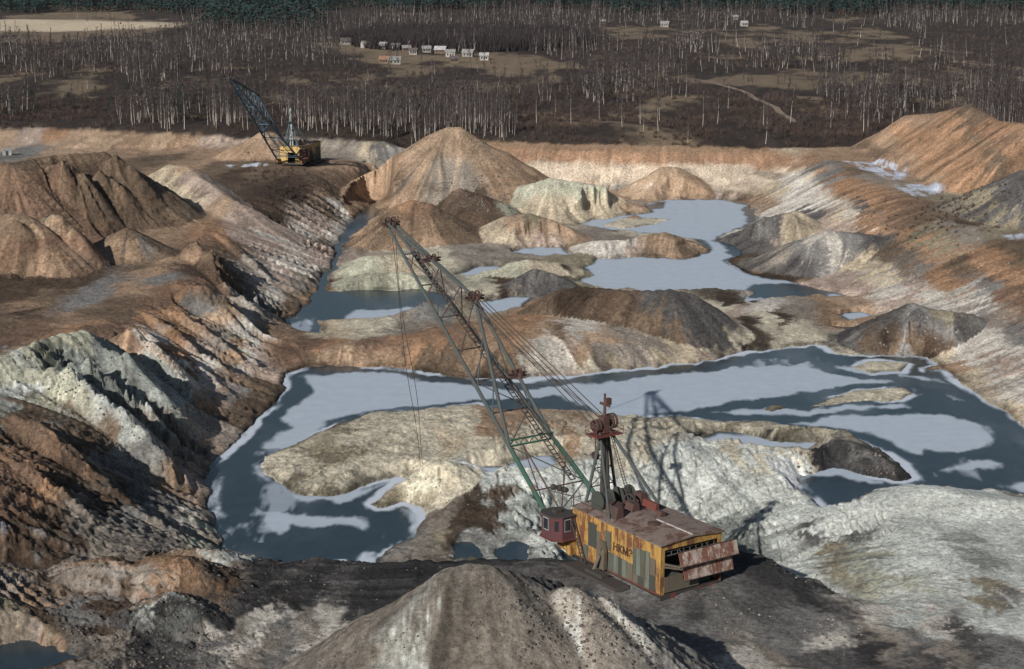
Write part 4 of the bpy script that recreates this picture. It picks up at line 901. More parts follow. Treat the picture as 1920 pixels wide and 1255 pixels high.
    for a_i in (0, 1, 7, 6, 5):
        p0, p1 = Vector(prof[a_i]), Vector(prof[(a_i+1) % 8]); d = (p1-p0); nn = Vector((d.y, -d.x)).normalized()
        q0 = p0+d*.2+nn*.012; q1 = p0+d*.62+nn*.012; q2 = q1+nn*.03; q3 = q0+nn*.03
        b = MB(); b.prism([tuple(q0), tuple(q1), tuple(q2), tuple(q3)], z0+1.1, z1-.35, 'z'); b.build('window', M['glass'], cab)
        b = MB(); q0 = p0+d*.17+nn*.008; q1 = p0+d*.65+nn*.008; q2 = q1+nn*.02; q3 = q0+nn*.02
        b.prism([tuple(q0), tuple(q1), tuple(q2), tuple(q3)], z0+1.0, z1-.25, 'z'); b.build('window_frame', M['light'] if a_i in (1, 7) else M['red'], cab)
    b = MB(); b.prism([(7.6,.9),(8.2,.9),(10.6,3.0),(10.6,3.3),(7.6,3.3)], -5.0, -4.3, 'x'); b.box(-6.4, -4.2, 8.2, 10.6, 2.72, 2.95); b.build('cab_bracket', M['yellow'], R)
    b = MB()                                                                                   # boarding ladder between cab and wall
    for x in (-4.95, -4.5): b.tube((x, 5.2, .6), (x, 7.7, 5.7), .07)
    for t in np.linspace(0, 1, 14): b.tube((-4.95, 5.2+2.5*t, .6+5.1*t), (-4.5, 5.2+2.5*t, .6+5.1*t), .05)
    b.build('ladder', M['dark'], R)
    b = MB()
    for y in (2.3, 5.2): b.tube((-4.35, y, 6.9), (-4.35, y, 7.9), .04)
    b.tube((-4.35, 2.3, 7.9), (-4.35, 8.4, 7.9), .04); b.tube((-4.35, 8.4, 6.9), (-4.35, 8.4, 7.9), .04); b.tube((-4.35, 8.4, 7.9), (-1.5, 8.4, 7.9), .04); b.build('roof_railing', M['rustm'], R)
    # winches in front of the mast
    for x in (-1.6, 1.5):
        b = MB(); b.tube((x-.8, 5.6, 7.9), (x+.8, 5.6, 7.9), .95, n=18); b.tube((x-.95, 5.6, 7.9), (x-.8, 5.6, 7.9), 1.25, n=18); b.tube((x+.8, 5.6, 7.9), (x+.95, 5.6, 7.9), 1.25, n=18); b.box(x-1.1, x+1.1, 4.6, 6.6, 6.9, 7.4); b.build('winch', M['green3'], R)
    b = MB(); b.wheel((.9, 3.6, 7.9), (1, .2, 0), .9, .18, 18, 6); b.box(.2, 1.8, 3.2, 4.2, 6.95, 7.3); b.build('rope_wheel', M['dark'], R)
    b = MB(); b.box(-2.2, -.6, 3.0, 4.4, 6.95, 8.0); b.build('gear_box', M['rustm'], R); b = MB(); b.box(2.2, 3.1, 3.2, 4.6, 6.95, 8.6); b.build('gear_box', M['rustm'], R)
    # mast
    H = (0, 7.7, 15.6)
    for x, y, z, r in ((-2.4, 8.2, 6.6, .2), (2.4, 8.2, 6.6, .2), (3.9, 1.4, 7.0, .2), (-3.9, 1.4, 7.0, .16), (-.5, 7.4, 6.6, .3), (.5, 7.4, 6.6, .3)):
        b = MB(); b.tube((x, y, z), (x*.18, 7.7, 15.8), r); b.build('mast_leg', steel if abs(x) > 1 else M['dark'] if near else M['light'], R)
    b = MB()
    for t in (.25, .5, .75): b = MB(); b.tube(lerp((-2.4,8.2,6.6), (-.43,7.7,15.8), t), lerp((2.4,8.2,6.6), (.43,7.7,15.8), t), .08); b.build('mast_brace', mach, R)
    b = MB(); b.tube(lerp((-2.4,8.2,6.6), (-.43,7.7,15.8), .25), lerp((2.4,8.2,6.6), (.43,7.7,15.8), .5), .06); b.tube(lerp((2.4,8.2,6.6), (.43,7.7,15.8), .25), lerp((-2.4,8.2,6.6), (-.43,7.7,15.8), .5), .06); b.build('mast_brace', mach, R)
    b = MB()
    for x in (1.1, 1.6): b.tube((x, 3.9, 7.0), (x*.5, 7.2, 15.4), .05)
    for t in np.linspace(0, 1, 26): b.tube(lerp((1.1,3.9,7.0), (.55,7.2,15.4), t), lerp((1.6,3.9,7.0), (.8,7.2,15.4), t), .035, n=4)
    b.build('mast_ladder', M['dark'], R)
    b = MB(); b.box(-2.0, 2.0, 6.6, 8.9, 15.3, 15.45); 
    for x, y in ((-2,6.6),(2,6.6),(-2,8.9),(2,8.9),(0,6.6),(0,8.9)): b.tube((x, y, 15.4), (x, y, 16.4), .04, n=4)
    for z in (15.9, 16.4): b.path([(-2,6.6,z),(2,6.6,z),(2,8.9,z),(-2,8.9,z),(-2,6.6,z)], .035, 4)
    b.build('mast_platform', M['red'] if near else M['dark'], R)
    for x, R_, z in ((-1.3, .8, 16.5), (-.9, .8, 16.5), (.9, .95, 16.8), (1.4, .95, 16.8), (0, .6, 15.2)):
        b = MB(); b.wheel((x, 7.9, z), (1, 0, 0), R_, .12, 20, 6); b.build('sheave_wheel', mach, R)
    b = MB(); b.box(-.45, .45, 7.3, 8.3, 15.5, 17.6); b.tube((0, 7.7, 17.4), (0, 7.7, 20.4), .2, .14); b.box(-.1, .1, 6.7, 8.6, 18.9, 19.2); b.box(-.25, .5, 7.0, 7.5, 19.1, 19.9); b.tube((0, 7.7, 17.6), (-.9, 7.9, 16.6), .1); b.tube((0, 7.7, 17.6), (1.2, 7.9, 16.9), .1)
    b.build('mast_head', mach if near else M['light'], R)
    for x in (-.7, .4): b = MB(); b.path([(x, 7.9, 15.6), (x-.25, 8.1, 12), (x*1.6, 6.2, 8.6)], .05); b.build('hoist_rope', M['dark'], R)
    b = MB(); b.wheel((-.8, 8.4, 12.6), (1, 0, 0), .55, .16, 14, 5); b.tube((-.8, 8.4, 15.4), (-.8, 8.4, 12.6), .08); b.build('pulley_block', M['rustm'], R)
    # floodlights on an outrigger
    b = MB(); b.tube((-4.3, 8.0, 8.2), (-6.5, 9.2, 8.9), .06); b.tube((-4.3, 8.0, 6.9), (-4.3, 8.0, 8.3), .07); b.build('lamp_outrigger', M['dark'], R)
    for t in (.35, .6, .9): q = lerp((-4.3, 8.0, 8.2), (-6.5, 9.2, 8.9), t); b = MB(); b.tube((q[0], q[1], q[2]), (q[0], q[1], q[2]+.35), .05); b.tube((q[0], q[1]-.1, q[2]+.6), (q[0], q[1]+.45, q[2]+.5), .3, .38, n=12); b.build('floodlight', M['dark'], R)
    # boom: two lower chords, an upper chord to the knee, and legs back down from the knee
    T = (0, 58.3, 34.4); K = (0, 36.5, 27.4); fz = 2.0; fy = 10.2; hw = 4.5
    tk = 1.0 if near else 1.2
    def ch(sx, t): return (sx*(.45+(hw-.45)*t), T[1]+(fy-T[1])*t, T[2]+(fz-T[2])*t-.5*(1-t))
    for sx in (-1, 1):
        b = MB(); b.tube(ch(sx, 0), ch(sx, .5), .21*tk, .26*tk); b.tube(ch(sx, .5), ch(sx, .74), .26*tk, .28*tk); b.build('boom_chord', steel, R)
        b = MB(); b.tube(ch(sx, .74), ch(sx, 1), .32, .3); b.build('boom_foot', M['teal'] if near else steel, R)
        b = MB(); b.tube(K, ch(sx, .73), .24*tk); b.build('knee_leg', steel, R)
        b = MB(); b.tube((sx*.5, T[1], T[2]), K, .2*tk); b.build('upper_chord', steel, R)
        b = MB(); b.box(sx*hw-.35, sx*hw+.35, 8.2, 10.6, 1.2, 2.4); b.build('boom_hinge', M['yellow'], R)
    nb = 8
    ts = [.1, .21, .32, .43, .53, .63, .73, .86, .95]
    for i, t in enumerate(ts):
        b = MB(); big_ = (t == .73)
        if big_:
            A0, B0 = ch(-1, t), ch(1, t)
            for dz in (0, .8): b.tube((A0[0], A0[1], A0[2]+dz), (B0[0], B0[1], B0[2]+dz), .13)
            for k_ in range(9): b.tube(lerp(A0, B0, k_/9)[:2]+(A0[2]+(k_ % 2)*.8,), lerp(A0, B0, (k_+1)/9)[:2]+(A0[2]+((k_+1) % 2)*.8,), .07, n=5)
            b.build('boom_crossbeam', M['teal'] if near else steel, R)
        else:
            b.tube(ch(-1, t), ch(1, t), .1*tk*tk); b.build('boom_brace', mach if i % 2 else steel, R)
        if i: b = MB(); s_ = 1 if i % 2 else -1; b.tube(ch(-s_, ts[i-1]), ch(s_, t), .08*tk*tk); b.build('boom_brace', steel, R)
    for t, u_ in ((.15, .3), (.25, .6), (.33, .85), (.45, 1.0)):
        up = lerp(T, K, u_)
        for sx in (-1, 1): b = MB(); b.tube(up, ch(sx, t), .09*tk*tk); b.build('boom_strut', mach if near else steel, R)
    for t, u_ in ((.55, .25), (.64, .55)):
        for sx in (-1, 1): up = lerp(K, ch(sx, .73), u_); b = MB(); b.tube(up, ch(sx, t), .09); b.build('boom_strut', steel, R)
    b = MB(); A0 = lerp(ch(-1, .73), ch(1, .73), .3); B0 = lerp(ch(-1, .93), ch(1, .93), .25); b.tube((A0[0],A0[1],A0[2]), B0, .1); b.tube(B0, lerp(ch(-1,.8), ch(1,.8), .9), .09); b.tube(ch(-1,.93), ch(1,.93), .12); b.tube(A0, ch(-1, .93), .08); b.build('boom_brace', mach, R)
    # walkway with handrail along the boom, and rope guide machinery at the joints
    b = MB(); c0, c1 = (0.25, T[1]+1-6, T[2]-3.4), (1.2, fy+6, fz+5.2)
    a0, a1 = Vector(c0), Vector(c1); 
    b.tube(a0, a1, .08, n=4); b.tube(a0+Vector((.7,0,0)), a1+Vector((.7,0,0)), .08, n=4)
    for t in np.linspace(0, 1, 60): q = a0.lerp(a1, t); b.box(q.x, q.x+.7, q.y-.12, q.y+.12, q.z-.03, q.z+.04)
    for t in np.linspace(0, 1, 34): q = a0.lerp(a1, t); b.tube(q+Vector((.7,0,0)), q+Vector((.7,0,1.0)), .03, n=4)
    b.tube(a0+Vector((.7,0,1.0)), a1+Vector((.7,0,1.0)), .035, n=4); b.tube(a0+Vector((.7,0,.5)), a1+Vector((.7,0,.5)), .03, n=4); b.build('boom_walkway', M['dark'] if near else steel, R)
    for q, R_ in ((T, .75), (lerp(T, K, .5), .5), (K, .7), (lerp(K, ch(1, .73), .55), .5)):
        for x in (-.45, .45): b = MB(); b.wheel((q[0]+x, q[1], q[2]+.2), (1, 0, 0), R_, .12, 16, 5); b.build('rope_sheave', mach, R)
        b = MB(); b.box(q[0]-1.3, q[0]+1.3, q[1]-.35, q[1]+.35, q[2]-.35, q[2]-.1); b.box(q[0]-.2, q[0]+.2, q[1]-1.1, q[1]+1.1, q[2]-.3, q[2]+.3); b.tube((q[0]-1.5, q[1], q[2]+.1), (q[0]+1.5, q[1], q[2]+.1), .12)
        for x in (-1.3, 1.3): b.tube((q[0]+x, q[1]+.3, q[2]-.3), (q[0]+x, q[1]+.3, q[2]+.9), .04, n=4); b.tube((q[0]+x, q[1]-.6, q[2]+.7), (q[0]+x, q[1]+.8, q[2]+.7), .04, n=4)
        b.build('joint_machinery', M['rustm'] if near else M['dark'], R)
    # suspension, hoist and hanging ropes
    for x in (-.9, -.3, .3, .9): b = MB(); b.tube((x, K[1], K[2]), (x*1.5, 8.0, 16.4), .065, n=5); b.build('suspension_rope', M['dark'], R)
    for x in (-.15, .15):
        b = MB(); pts = [Vector((x, 8.4, 17.3)).lerp(Vector((x, T[1], T[2])), t)-Vector((0, 0, 2.4*4*t*(1-t)*.5)) for t in np.linspace(0, 1, 12)]; b.path(pts, .04, 4); b.build('hoist_rope', M['dark'], R)
    return R, T
AW = P(1237, 1133, 8.6); TH = math.radians(34)
fwd = Vector((-math.sin(TH), math.cos(TH), 0)); rgt = Vector((math.cos(TH), math.sin(TH), 0))
DL = Vector((AW[0], AW[1], 8.62)) + rgt*4.5 + fwd*9.0
D1, T1 = dragline(DL, TH, 1.0, 'large yellow and grey green dragline excavator with a long boom, on the near black bench')
# lettering on the side wall
def text_mesh(txt, size, mat, parent, mtx):
    cu = bpy.data.curves.new('lettering', 'FONT'); cu.body = txt; cu.size = size; cu.extrude = .012; cu.offset = .022
    to = bpy.data.objects.new('lettering_tmp', cu); COL.objects.link(to)
    bpy.context.view_layer.update()
    dg = bpy.context.evaluated_depsgraph_get()
    me = bpy.data.meshes.new_from_object(to.evaluated_get(dg)); me.name = 'lettering'
    bpy.data.objects.remove(to); bpy.data.curves.remove(cu)
    me.materials.clear(); me.materials.append(mat)
    o = bpy.data.objects.new('lettering', me); COL.objects.link(o); o.parent = parent; o.matrix_local = mtx
    return o
wall1 = [c for c in D1.children if c.name.startswith('wall') and not c.name.startswith('walking')][0]
# side faces -X: text runs towards -Y
mt = Matrix(((0, 0, -1, -4.58), (-1, 0, 0, -.2), (0, 1, 0, 3.95), (0, 0, 0, 1)))
text_mesh('НКМЗ', 1.3, M['letter'], wall1, mt)
# hanging ropes of the near machine, slack to the island heap
tipw = DL + fwd*T1[1] + Vector((0, 0, T1[2]))
for i, (pxx, pyy) in enumerate(((788, 880), (797, 885))):
    e = Vector(P(pxx, pyy, 1.5)); b = MB()
    e = Vector((e.x-DL.x, e.y-DL.y, e.z-DL.z)); e = Matrix.Rotation(-TH, 3, 'Z') @ e
    s0 = Vector((.5*i-.25, T1[1]-.2, T1[2]))
    pts = [s0.lerp(e, t)+Vector((.25*math.sin(9*t+i*2), .2*math.sin(7*t), -3.0*4*t*(1-t)*.25)) for t in np.linspace(0, 1, 26)]
    b.path(pts, .045, 4); b.build('hanging_rope', M['dark'], D1)
FB = P(563, 309, 10.0)
fz_ = float(gsample(Z, np.array([FB[0]]), np.array([FB[1]]))[0])
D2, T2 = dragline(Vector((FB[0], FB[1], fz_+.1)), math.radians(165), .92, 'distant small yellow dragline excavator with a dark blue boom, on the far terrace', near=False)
# ------------------------------------------------------------------ trees of the plain
def tree_arrays(kind, seed, lod):
    rg = random.Random(seed); tv = []; tf = []; cv = []; cf = []
    if kind == 'birch':
        h = 1.0; n = 4 if lod == 0 else 3; seg = 5 if lod == 0 else 2
        bx_, by_ = rg.uniform(-.03, .03), rg.uniform(-.03, .03)
        r0 = (.0075, .0075, .010)[lod]
        def axis(t): return (bx_*math.sin(t*3), by_*math.sin(t*2.4), t)
        for k in range(seg+1):
            t = k/seg*.97; a = axis(t); r = r0*(1-.86*t)
            for j in range(n): tv.append((a[0]+r*math.cos(2*math.pi*j/n), a[1]+r*math.sin(2*math.pi*j/n), a[2]-.01))
        for k in range(seg):
            for j in range(n): tf += [(k*n+j, k*n+(j+1) % n, (k+1)*n+(j+1) % n), (k*n+j, (k+1)*n+(j+1) % n, (k+1)*n+j)]
        ns = (110, 44, 22)[lod]; wd = (.0042, .0085, .016)[lod]
        for i in range(ns):
            t = rg.uniform(.22, .93)**.8; a = axis(t); ang = rg.uniform(0, 6.283)
            L = rg.uniform(.10, .22)*(1.1-.65*t); up = rg.uniform(.5, 1.5)
            d = Vector((math.cos(ang), math.sin(ang), up)).normalized()*L*1.35
            sd_ = d.cross(Vector((0, 0, 1))).normalized()*wd*(.6 if lod == 0 else 1)
            A = Vector(a); B = A+d
            n0 = len(cv); cv += [tuple(A-sd_), tuple(A+sd_), tuple(B)]; cf.append((n0, n0+1, n0+2))
            if lod < 2:                                   # a spray of drooping twigs at the end of the limb
                for _ in range(2 if lod == 0 else 1):
                    s = A.lerp(B, rg.uniform(.4, .9)); e = s+Vector((rg.uniform(-.06, .06), rg.uniform(-.06, .06), rg.uniform(-.02, .09)))
                    q = Vector((rg.uniform(-1, 1), rg.uniform(-1, 1), .3)).normalized()*wd*.9
                    n0 = len(cv); cv += [tuple(s-q), tuple(s+q), tuple(e)]; cf.append((n0, n0+1, n0+2))
    elif kind == 'pine':
        r0 = .018; n = 4
        for k in (0, 1):
            for j in range(n): tv.append(((r0*(1-k*.8))*math.cos(1.57*j), (r0*(1-k*.8))*math.sin(1.57*j), k*.95))
        for j in range(n): tf += [(j, (j+1) % n, n+(j+1) % n), (j, n+(j+1) % n, n+j)]
        ns = (420, 90, 26)[lod]; sz = (.055, .11, .2)[lod]
        for i in range(ns):
            t = rg.uniform(0, 1)**.8; z = .12+.88*t; ang = rg.uniform(0, 6.283); rad = (.23*(1-t)**.75+.015)*rg.uniform(.35, 1.1)
            c = Vector((rad*math.cos(ang), rad*math.sin(ang), z)); o_ = Vector((math.cos(ang), math.sin(ang), -.25))*sz
            q = Vector((-math.sin(ang), math.cos(ang), rg.uniform(-.5, .5)))*sz*.45
            n0 = len(cv); cv += [tuple(c-q), tuple(c+q), tuple(c+o_+Vector((0, 0, rg.uniform(-.3, .2)*sz)))]; cf.append((n0, n0+1, n0+2))
    else:  # shrub
        ns = (60, 22, 10)[lod]; wd = (.025, .05, .09)[lod]
        for i in range(ns):
            ang = rg.uniform(0, 6.283); s = Vector((rg.uniform(-.35, .35), rg.uniform(-.35, .35), 0)); L = rg.uniform(.5, 1.0)
            e = s+Vector((math.cos(ang)*.35, math.sin(ang)*.35, 1))*L; q = Vector((-math.sin(ang), math.cos(ang), 0))*wd
            n0 = len(cv); cv += [tuple(s-q), tuple(s+q), tuple(e)]; cf.append((n0, n0+1, n0+2))
    return (np.array(tv, np.float32).reshape(-1, 3), np.array(tf, np.int32).reshape(-1, 3), np.array(cv, np.float32).reshape(-1, 3), np.array(cf, np.int32).reshape(-1, 3))
def simple(name, c, rough=.9, var=.35, scale=.6, tr=0):
    m, nt, b = newmat(name); tc = N_(nt, 'ShaderNodeTexCoord'); n1 = N_(nt, 'ShaderNodeTexNoise', Scale=scale, Detail=5.0); nt.links.new(tc.outputs['Object'], n1.inputs['Vector'])
    r = N_(nt, 'ShaderNodeMapRange'); r.inputs[1].default_value = .3; r.inputs[2].default_value = .7; r.inputs[3].default_value = 1-var; r.inputs[4].default_value = 1+var; nt.links.new(n1.outputs[0], r.inputs[0])
    v = N_(nt, 'ShaderNodeVectorMath', operation='SCALE'); v.inputs[0].default_value = tuple(lin(c)); nt.links.new(r.outputs[0], v.inputs['Scale']); nt.links.new(v.outputs[0], b.inputs['Base Color'])
    b.inputs['Roughness'].default_value = rough; b.inputs['Specular IOR Level'].default_value = .15
    return m
BARK = simple('birch_bark', (196,188,180), var=.25); GBARK = simple('grey_bark', (84,77,74), var=.3, scale=.1); TWIG = simple('birch_twigs', (76,68,67), var=.35, scale=.05)
PBARK = simple('pine_bark', (110,86,68)); NEEDLE = simple('pine_needles', (42,60,56), var=.4, scale=.08); SHRUB = simple('dry_brush', (74,62,56), var=.4, scale=.05)

def mesh_from(name, v, f, mats, mi=None):
    me = bpy.data.meshes.new(name); nf = len(f)
    me.vertices.add(len(v)); me.vertices.foreach_set('co', v.astype(np.float32).ravel())
    me.loops.add(nf*3); me.loops.foreach_set('vertex_index', f.astype(np.int32).ravel())
    me.polygons.add(nf); me.polygons.foreach_set('loop_start', np.arange(0, nf*3, 3, dtype=np.int32))
    if mi is not None: me.polygons.foreach_set('material_index', mi.astype(np.int32))
    for m in mats: me.materials.append(m)
    me.update(calc_edges=True)
    return me
def stuff_mesh(name, items, protos, mats):
    """items: (x, y, z, height, rot, proto index)"""
    V = []; Fc = []; MI = []; off = 0
    items = np.array(items)
    for pi, (tv, tf, cv, cf) in enumerate(protos):
        it = items[items[:, 5] == pi]
        if len(it) == 0: continue
        v = np.concatenate([tv, cv]); f_ = np.concatenate([tf, cf+len(tv)])
        c = np.cos(it[:, 4])[:, None]; s = np.sin(it[:, 4])[:, None]; h = it[:, 3][:, None]
        tl = np.sin(it[:, 0]*91.7)**3*(.16 if name.startswith('b') else .02)
        x = (v[None, :, 0]*c - v[None, :, 1]*s + v[None, :, 2]*tl[:, None])*h + it[:, 0][:, None]; y = (v[None, :, 0]*s + v[None, :, 1]*c)*h + it[:, 1][:, None]; z = v[None, :, 2]*h + it[:, 2][:, None]
        V.append(np.stack([x, y, z], -1).reshape(-1, 3))
        Fc.append((f_[None]+(np.arange(len(it))*len(v))[:, None, None]+off).reshape(-1, 3)); off += len(it)*len(v)
        MI.append(np.tile(np.concatenate([np.zeros(len(tf)), np.ones(len(cf))]), len(it)))
    me = mesh_from(name, np.concatenate(V), np.concatenate(Fc), mats, np.concatenate(MI))
    o = bpy.data.objects.new(name, me); COL.objects.link(o); return o
rgt_ = np.random.default_rng(5)
def zat(x, y): return gsample(Z, np.asarray(x, float), np.asarray(y, float))
CLEAR = [(700, 108, 45, 5), (770, 110, 60, 6), (850, 114, 50, 5), (1247, 52, 14, 3), (1395, 52, 22, 3), (650, 88, 16, 4)]
ROADP = [(1275,146),(1310,150),(1345,158),(1375,166),(1395,172),(1412,184),(1432,193),(1455,202),(1462,210),(1478,219),(1492,232)]
def near_road(px, py):
    d = np.full(px.shape, 1e9)
    for (a, b), (c, e) in zip(ROADP[:-1], ROADP[1:]):
        t = np.clip(((px-a)*(c-a)+(py-b)*(e-b))/((c-a)**2+(e-b)**2), 0, 1); d = np.minimum(d, np.hypot(px-a-t*(c-a), (py-b-t*(e-b))*1.6))
    return d
# stands and clearings: candidates spread evenly over the view of the plain, thinned by the density of the wood
def candidates(n, y0, y1, x0=-380, x1=2300):
    px = rgt_.uniform(x0, x1, n); py = rgt_.uniform(y0, y1, n)
    a = (px-960)/F; b = (py-627.5)/F; t = (HC-13)/(SP+b*CP)
    X = a*t; Y = (CP-b*SP)*t
    u = X/Y; ok = Y > np.interp(u, us, ry)+2.5
    for cx_, cy2, rx, ry2 in CLEAR: ok &= ((px-cx_)/rx)**2+((py-cy2)/ry2)**2 > 1
    ok &= near_road(px, py) > 5
    ok &= ~((HZ[np.clip(np.interp(Y, ys, ridx).astype(int), 0, NY-1), np.clip(np.interp(u, us, cidx).astype(int), 0, NU-1)]) > 12.5)
    return px[ok], py[ok], X[ok], Y[ok]
px, py, X, Y = candidates(64000, -14, 285)
dens = plain_val(X, Y, 3, 1.2)+fbm(X/30, Y/60, 4, .6, sx=900)*1.9
lone = rgt_.uniform(0, 1, len(X))
per = np.interp(py, [-14, 30, 90, 150, 260], [.75, .62, .44, .30, .20])       # trees shown larger stand wider apart on the picture
keep = (lone < per*sstep(dens, .52, .80)) | (lone < .010)
keep &= ~((py < 29) & (px < 900)) & ~((py < 19+5*np.sin(px/70)) & (px >= 900))
px, py, X, Y = px[keep], py[keep], X[keep], Y[keep]
Hh = (rgt_.normal(11.0, 2.3, len(X))+fbm(X/25, Y/50, 3, sx=930)*7).clip(5, 17); Zt = zat(X, Y)-.1
ordr = np.argsort(Y)
px, py, X, Y, Hh, Zt = px[ordr], py[ordr], X[ordr], Y[ordr], Hh[ordr], Zt[ordr]
inview = (px > -10) & (px < 1930)
near_i = np.where(inview)[0][:300]; isn = np.zeros(len(X), bool); isn[near_i] = True
protoN = []
for s in range(6):
    tv, tf, cv, cf = tree_arrays('birch', 100+s, 0)
    protoN.append((mesh_from('trunk', tv, tf, [BARK]), mesh_from('crown', cv, cf, [TWIG])))
def where_txt(q):
    if q < 250: return 'at the left end of the wood behind the sandy rim'
    if q < 450: return 'in the wood left of the far excavator boom'
    if q < 640: return 'just behind the far excavator'
    if q < 800: return 'left of the biggest tan heap, at the wood edge'
    if q < 980: return 'in the dense clump behind the biggest tan heap'
    if q < 1200: return 'in the open brush right of the biggest tan heap'
    if q < 1500: return 'alone in the brush above the orange pit wall'
    return 'by the huge orange heap at the right'
for k_, i in enumerate(near_i):
    tr = empty('birch_tree', (X[i], Y[i], Zt[i]), rgt_.uniform(0, 6.28), Hh[i])
    tr.empty_display_size = .05
    w_ = where_txt(px[i]); tag(tr, 'bare white trunked birch '+w_, 'tree', 'birches '+w_)
    a, b = protoN[k_ % 6]
    for nm, me in (('trunk', a), ('crown', b)):
        o = bpy.data.objects.new(nm, me); COL.objects.link(o); o.parent = tr
lodp = [tree_arrays('birch', 200+s, 1) for s in range(4)]+[tree_arrays('birch', 300+s, 2) for s in range(3)]
it = [(X[i], Y[i], Zt[i], Hh[i], rgt_.uniform(0, 6.28), (i % 4) if Y[i] < 1050 else 4+i % 3) for i in np.where(~isn)[0]]
pale_b = [rgt_.uniform() < .38 for _ in it]
o = stuff_mesh('birch_wood', [q for q, w_ in zip(it, pale_b) if w_], lodp, [BARK, TWIG]); tag(o, kind='stuff')
o = stuff_mesh('bare_wood', [q for q, w_ in zip(it, pale_b) if not w_], lodp, [GBARK, TWIG]); tag(o, kind='stuff')
# pines: a few dark ones among the birches, then the far forest
NEARP = [(682,262,0),(315,232,13),(343,236,15),(210,222,9),(428,222,11),(288,196,12),(60,205,9),(355,188,8),(265,190,7),(415,185,11),(642,205,9),(668,204,8),(130,205,8),(180,190,7),(445,205,10),(25,222,9),(405,190,9),(120,85,8),(130,83,8),(590,70,10),(600,64,10),(575,60,9),(1175,38,9),(1430,52,8),(1350,150,5),(390,176,9),(740,200,8),(640,190,6),(240,178,7),(480,182,8)]
pm = tree_arrays('pine', 1, 0); PT = mesh_from('trunk', pm[0], pm[1], [PBARK]); PC = mesh_from('crown', pm[2], pm[3], [NEEDLE])
pm2 = tree_arrays('pine', 2, 0); PT2 = mesh_from('trunk', pm2[0], pm2[1], [PBARK]); PC2 = mesh_from('crown', pm2[2], pm2[3], [NEEDLE])
def pine_where(q, r):
    if r < 100: return 'far off beside the pale field or village'
    if r < 200 and q < 500: return 'in the second row of the wood on the left'
    if q < 250: return 'at the left part of the near wood edge'
    if q < 500: return 'left of the far excavator boom'
    return 'right of the far excavator'
for k_, (a, b, hh) in enumerate(NEARP):
    if not hh: continue
    q = P(a, b, 13); tr = empty('pine_tree', (q[0], q[1], float(zat(q[0], q[1]))-.1), k_*1.3, hh*.95); tr.empty_display_size = .05
    w_ = pine_where(a, b); tag(tr, 'dark green pine among bare birches '+w_, 'tree', 'dark pines '+w_)
    for nm, me in (('trunk', PT if k_ % 2 else PT2), ('crown', PC if k_ % 2 else PC2)):
        o = bpy.data.objects.new(nm, me); COL.objects.link(o); o.parent = tr
p2 = candidates(30000, -60, 34)
edge = 21+4*np.sin(p2[0]/190)+4*np.sin(p2[0]/61+1)+3*np.sin(p2[0]/23)
kk = (p2[1] < edge) & (rgt_.uniform(0, 1, len(p2[0])) < np.where(p2[1] < 0, .25, .75))
kk &= ~((p2[0] < 260) & (p2[1] > 26))
PXs, PYs = p2[2][kk], p2[3][kk]
extra = candidates(5000, 24, 60, 350, 620)
ke = rgt_.uniform(0, 1, len(extra[0])) < .07*(1-((extra[0]-485)/135)**2)
PXs = np.concatenate([PXs, extra[2][ke]]); PYs = np.concatenate([PYs, extra[3][ke]])
fp = [tree_arrays('pine', 20+s, 2) for s in range(3)]
it = [(a, b, float(c), rgt_.uniform(11, 17), rgt_.uniform(0, 6.28), i % 3) for i, (a, b, c) in enumerate(zip(PXs, PYs, zat(PXs, PYs)))]
o = stuff_mesh('pine_forest', it, fp, [PBARK, NEEDLE]); tag(o, kind='stuff')
# dark leafless woods around the village
dk = candidates(26000, 40, 118, 560, 1110)
cen = 1-sstep(np.hypot((dk[0]-870)/260, (dk[1]-78)/22), .6, 1.0)
kk = rgt_.uniform(0, 1, len(dk[0])) < .5*cen
it = [(a, b, float(c), rgt_.uniform(7, 11), rgt_.uniform(0, 6.28), i % 2) for i, (a, b, c) in enumerate(zip(dk[2][kk], dk[3][kk], zat(dk[2][kk], dk[3][kk])))]
DARKT = simple('dark_twigs', (54,48,48), var=.3, scale=.05)
ep = []
for s in range(2):
    q = tree_arrays('shrub', 60+s, 1); ep.append((q[0], q[1], q[2]*np.array([.9, .9, 1], np.float32), q[3]))
o = stuff_mesh('dark_grove', it, ep, [DARKT, DARKT]); tag(o, kind='stuff')
# brush
bp_ = candidates(42000, 20, 285)
bd = 1-plain_val(bp_[2], bp_[3], 2, 1.2)+fbm(bp_[2]/20, bp_[3]/45, 4, .6, sx=940)*1.2
kk = rgt_.uniform(0, 1, len(bp_[0])) < .75*sstep(bd, .35, .8)
sp_ = [tree_arrays('shrub', 40+s, 1 if s < 3 else 2) for s in range(5)]
it = [(a, b, float(c)-.1, rgt_.uniform(.8, 2.6), rgt_.uniform(0, 6.28), (i % 3) if b < 900 else 3+i % 2) for i, (a, b, c) in enumerate(zip(bp_[2][kk], bp_[3][kk], zat(bp_[2][kk], bp_[3][kk])))]
# weeds on the slope under the far terrace
for _ in range(420):
    q = P(random.gauss(545, 42), random.gauss(365, 22), 7); zz = float(zat(q[0], q[1]))
    if zz > 2.5: it.append((q[0], q[1], zz-.1, random.uniform(.5, 1.3), random.uniform(0, 6), random.randrange(3)))
for _ in range(260):
    q = P(random.gauss(1790, 60), random.gauss(405, 14), 13); zz = float(zat(q[0], q[1])); it.append((q[0], q[1], zz-.1, random.uniform(.4, 1.1), random.uniform(0, 6), random.randrange(3)))
o = stuff_mesh('brush', it, sp_, [SHRUB, SHRUB]); tag(o, kind='stuff')

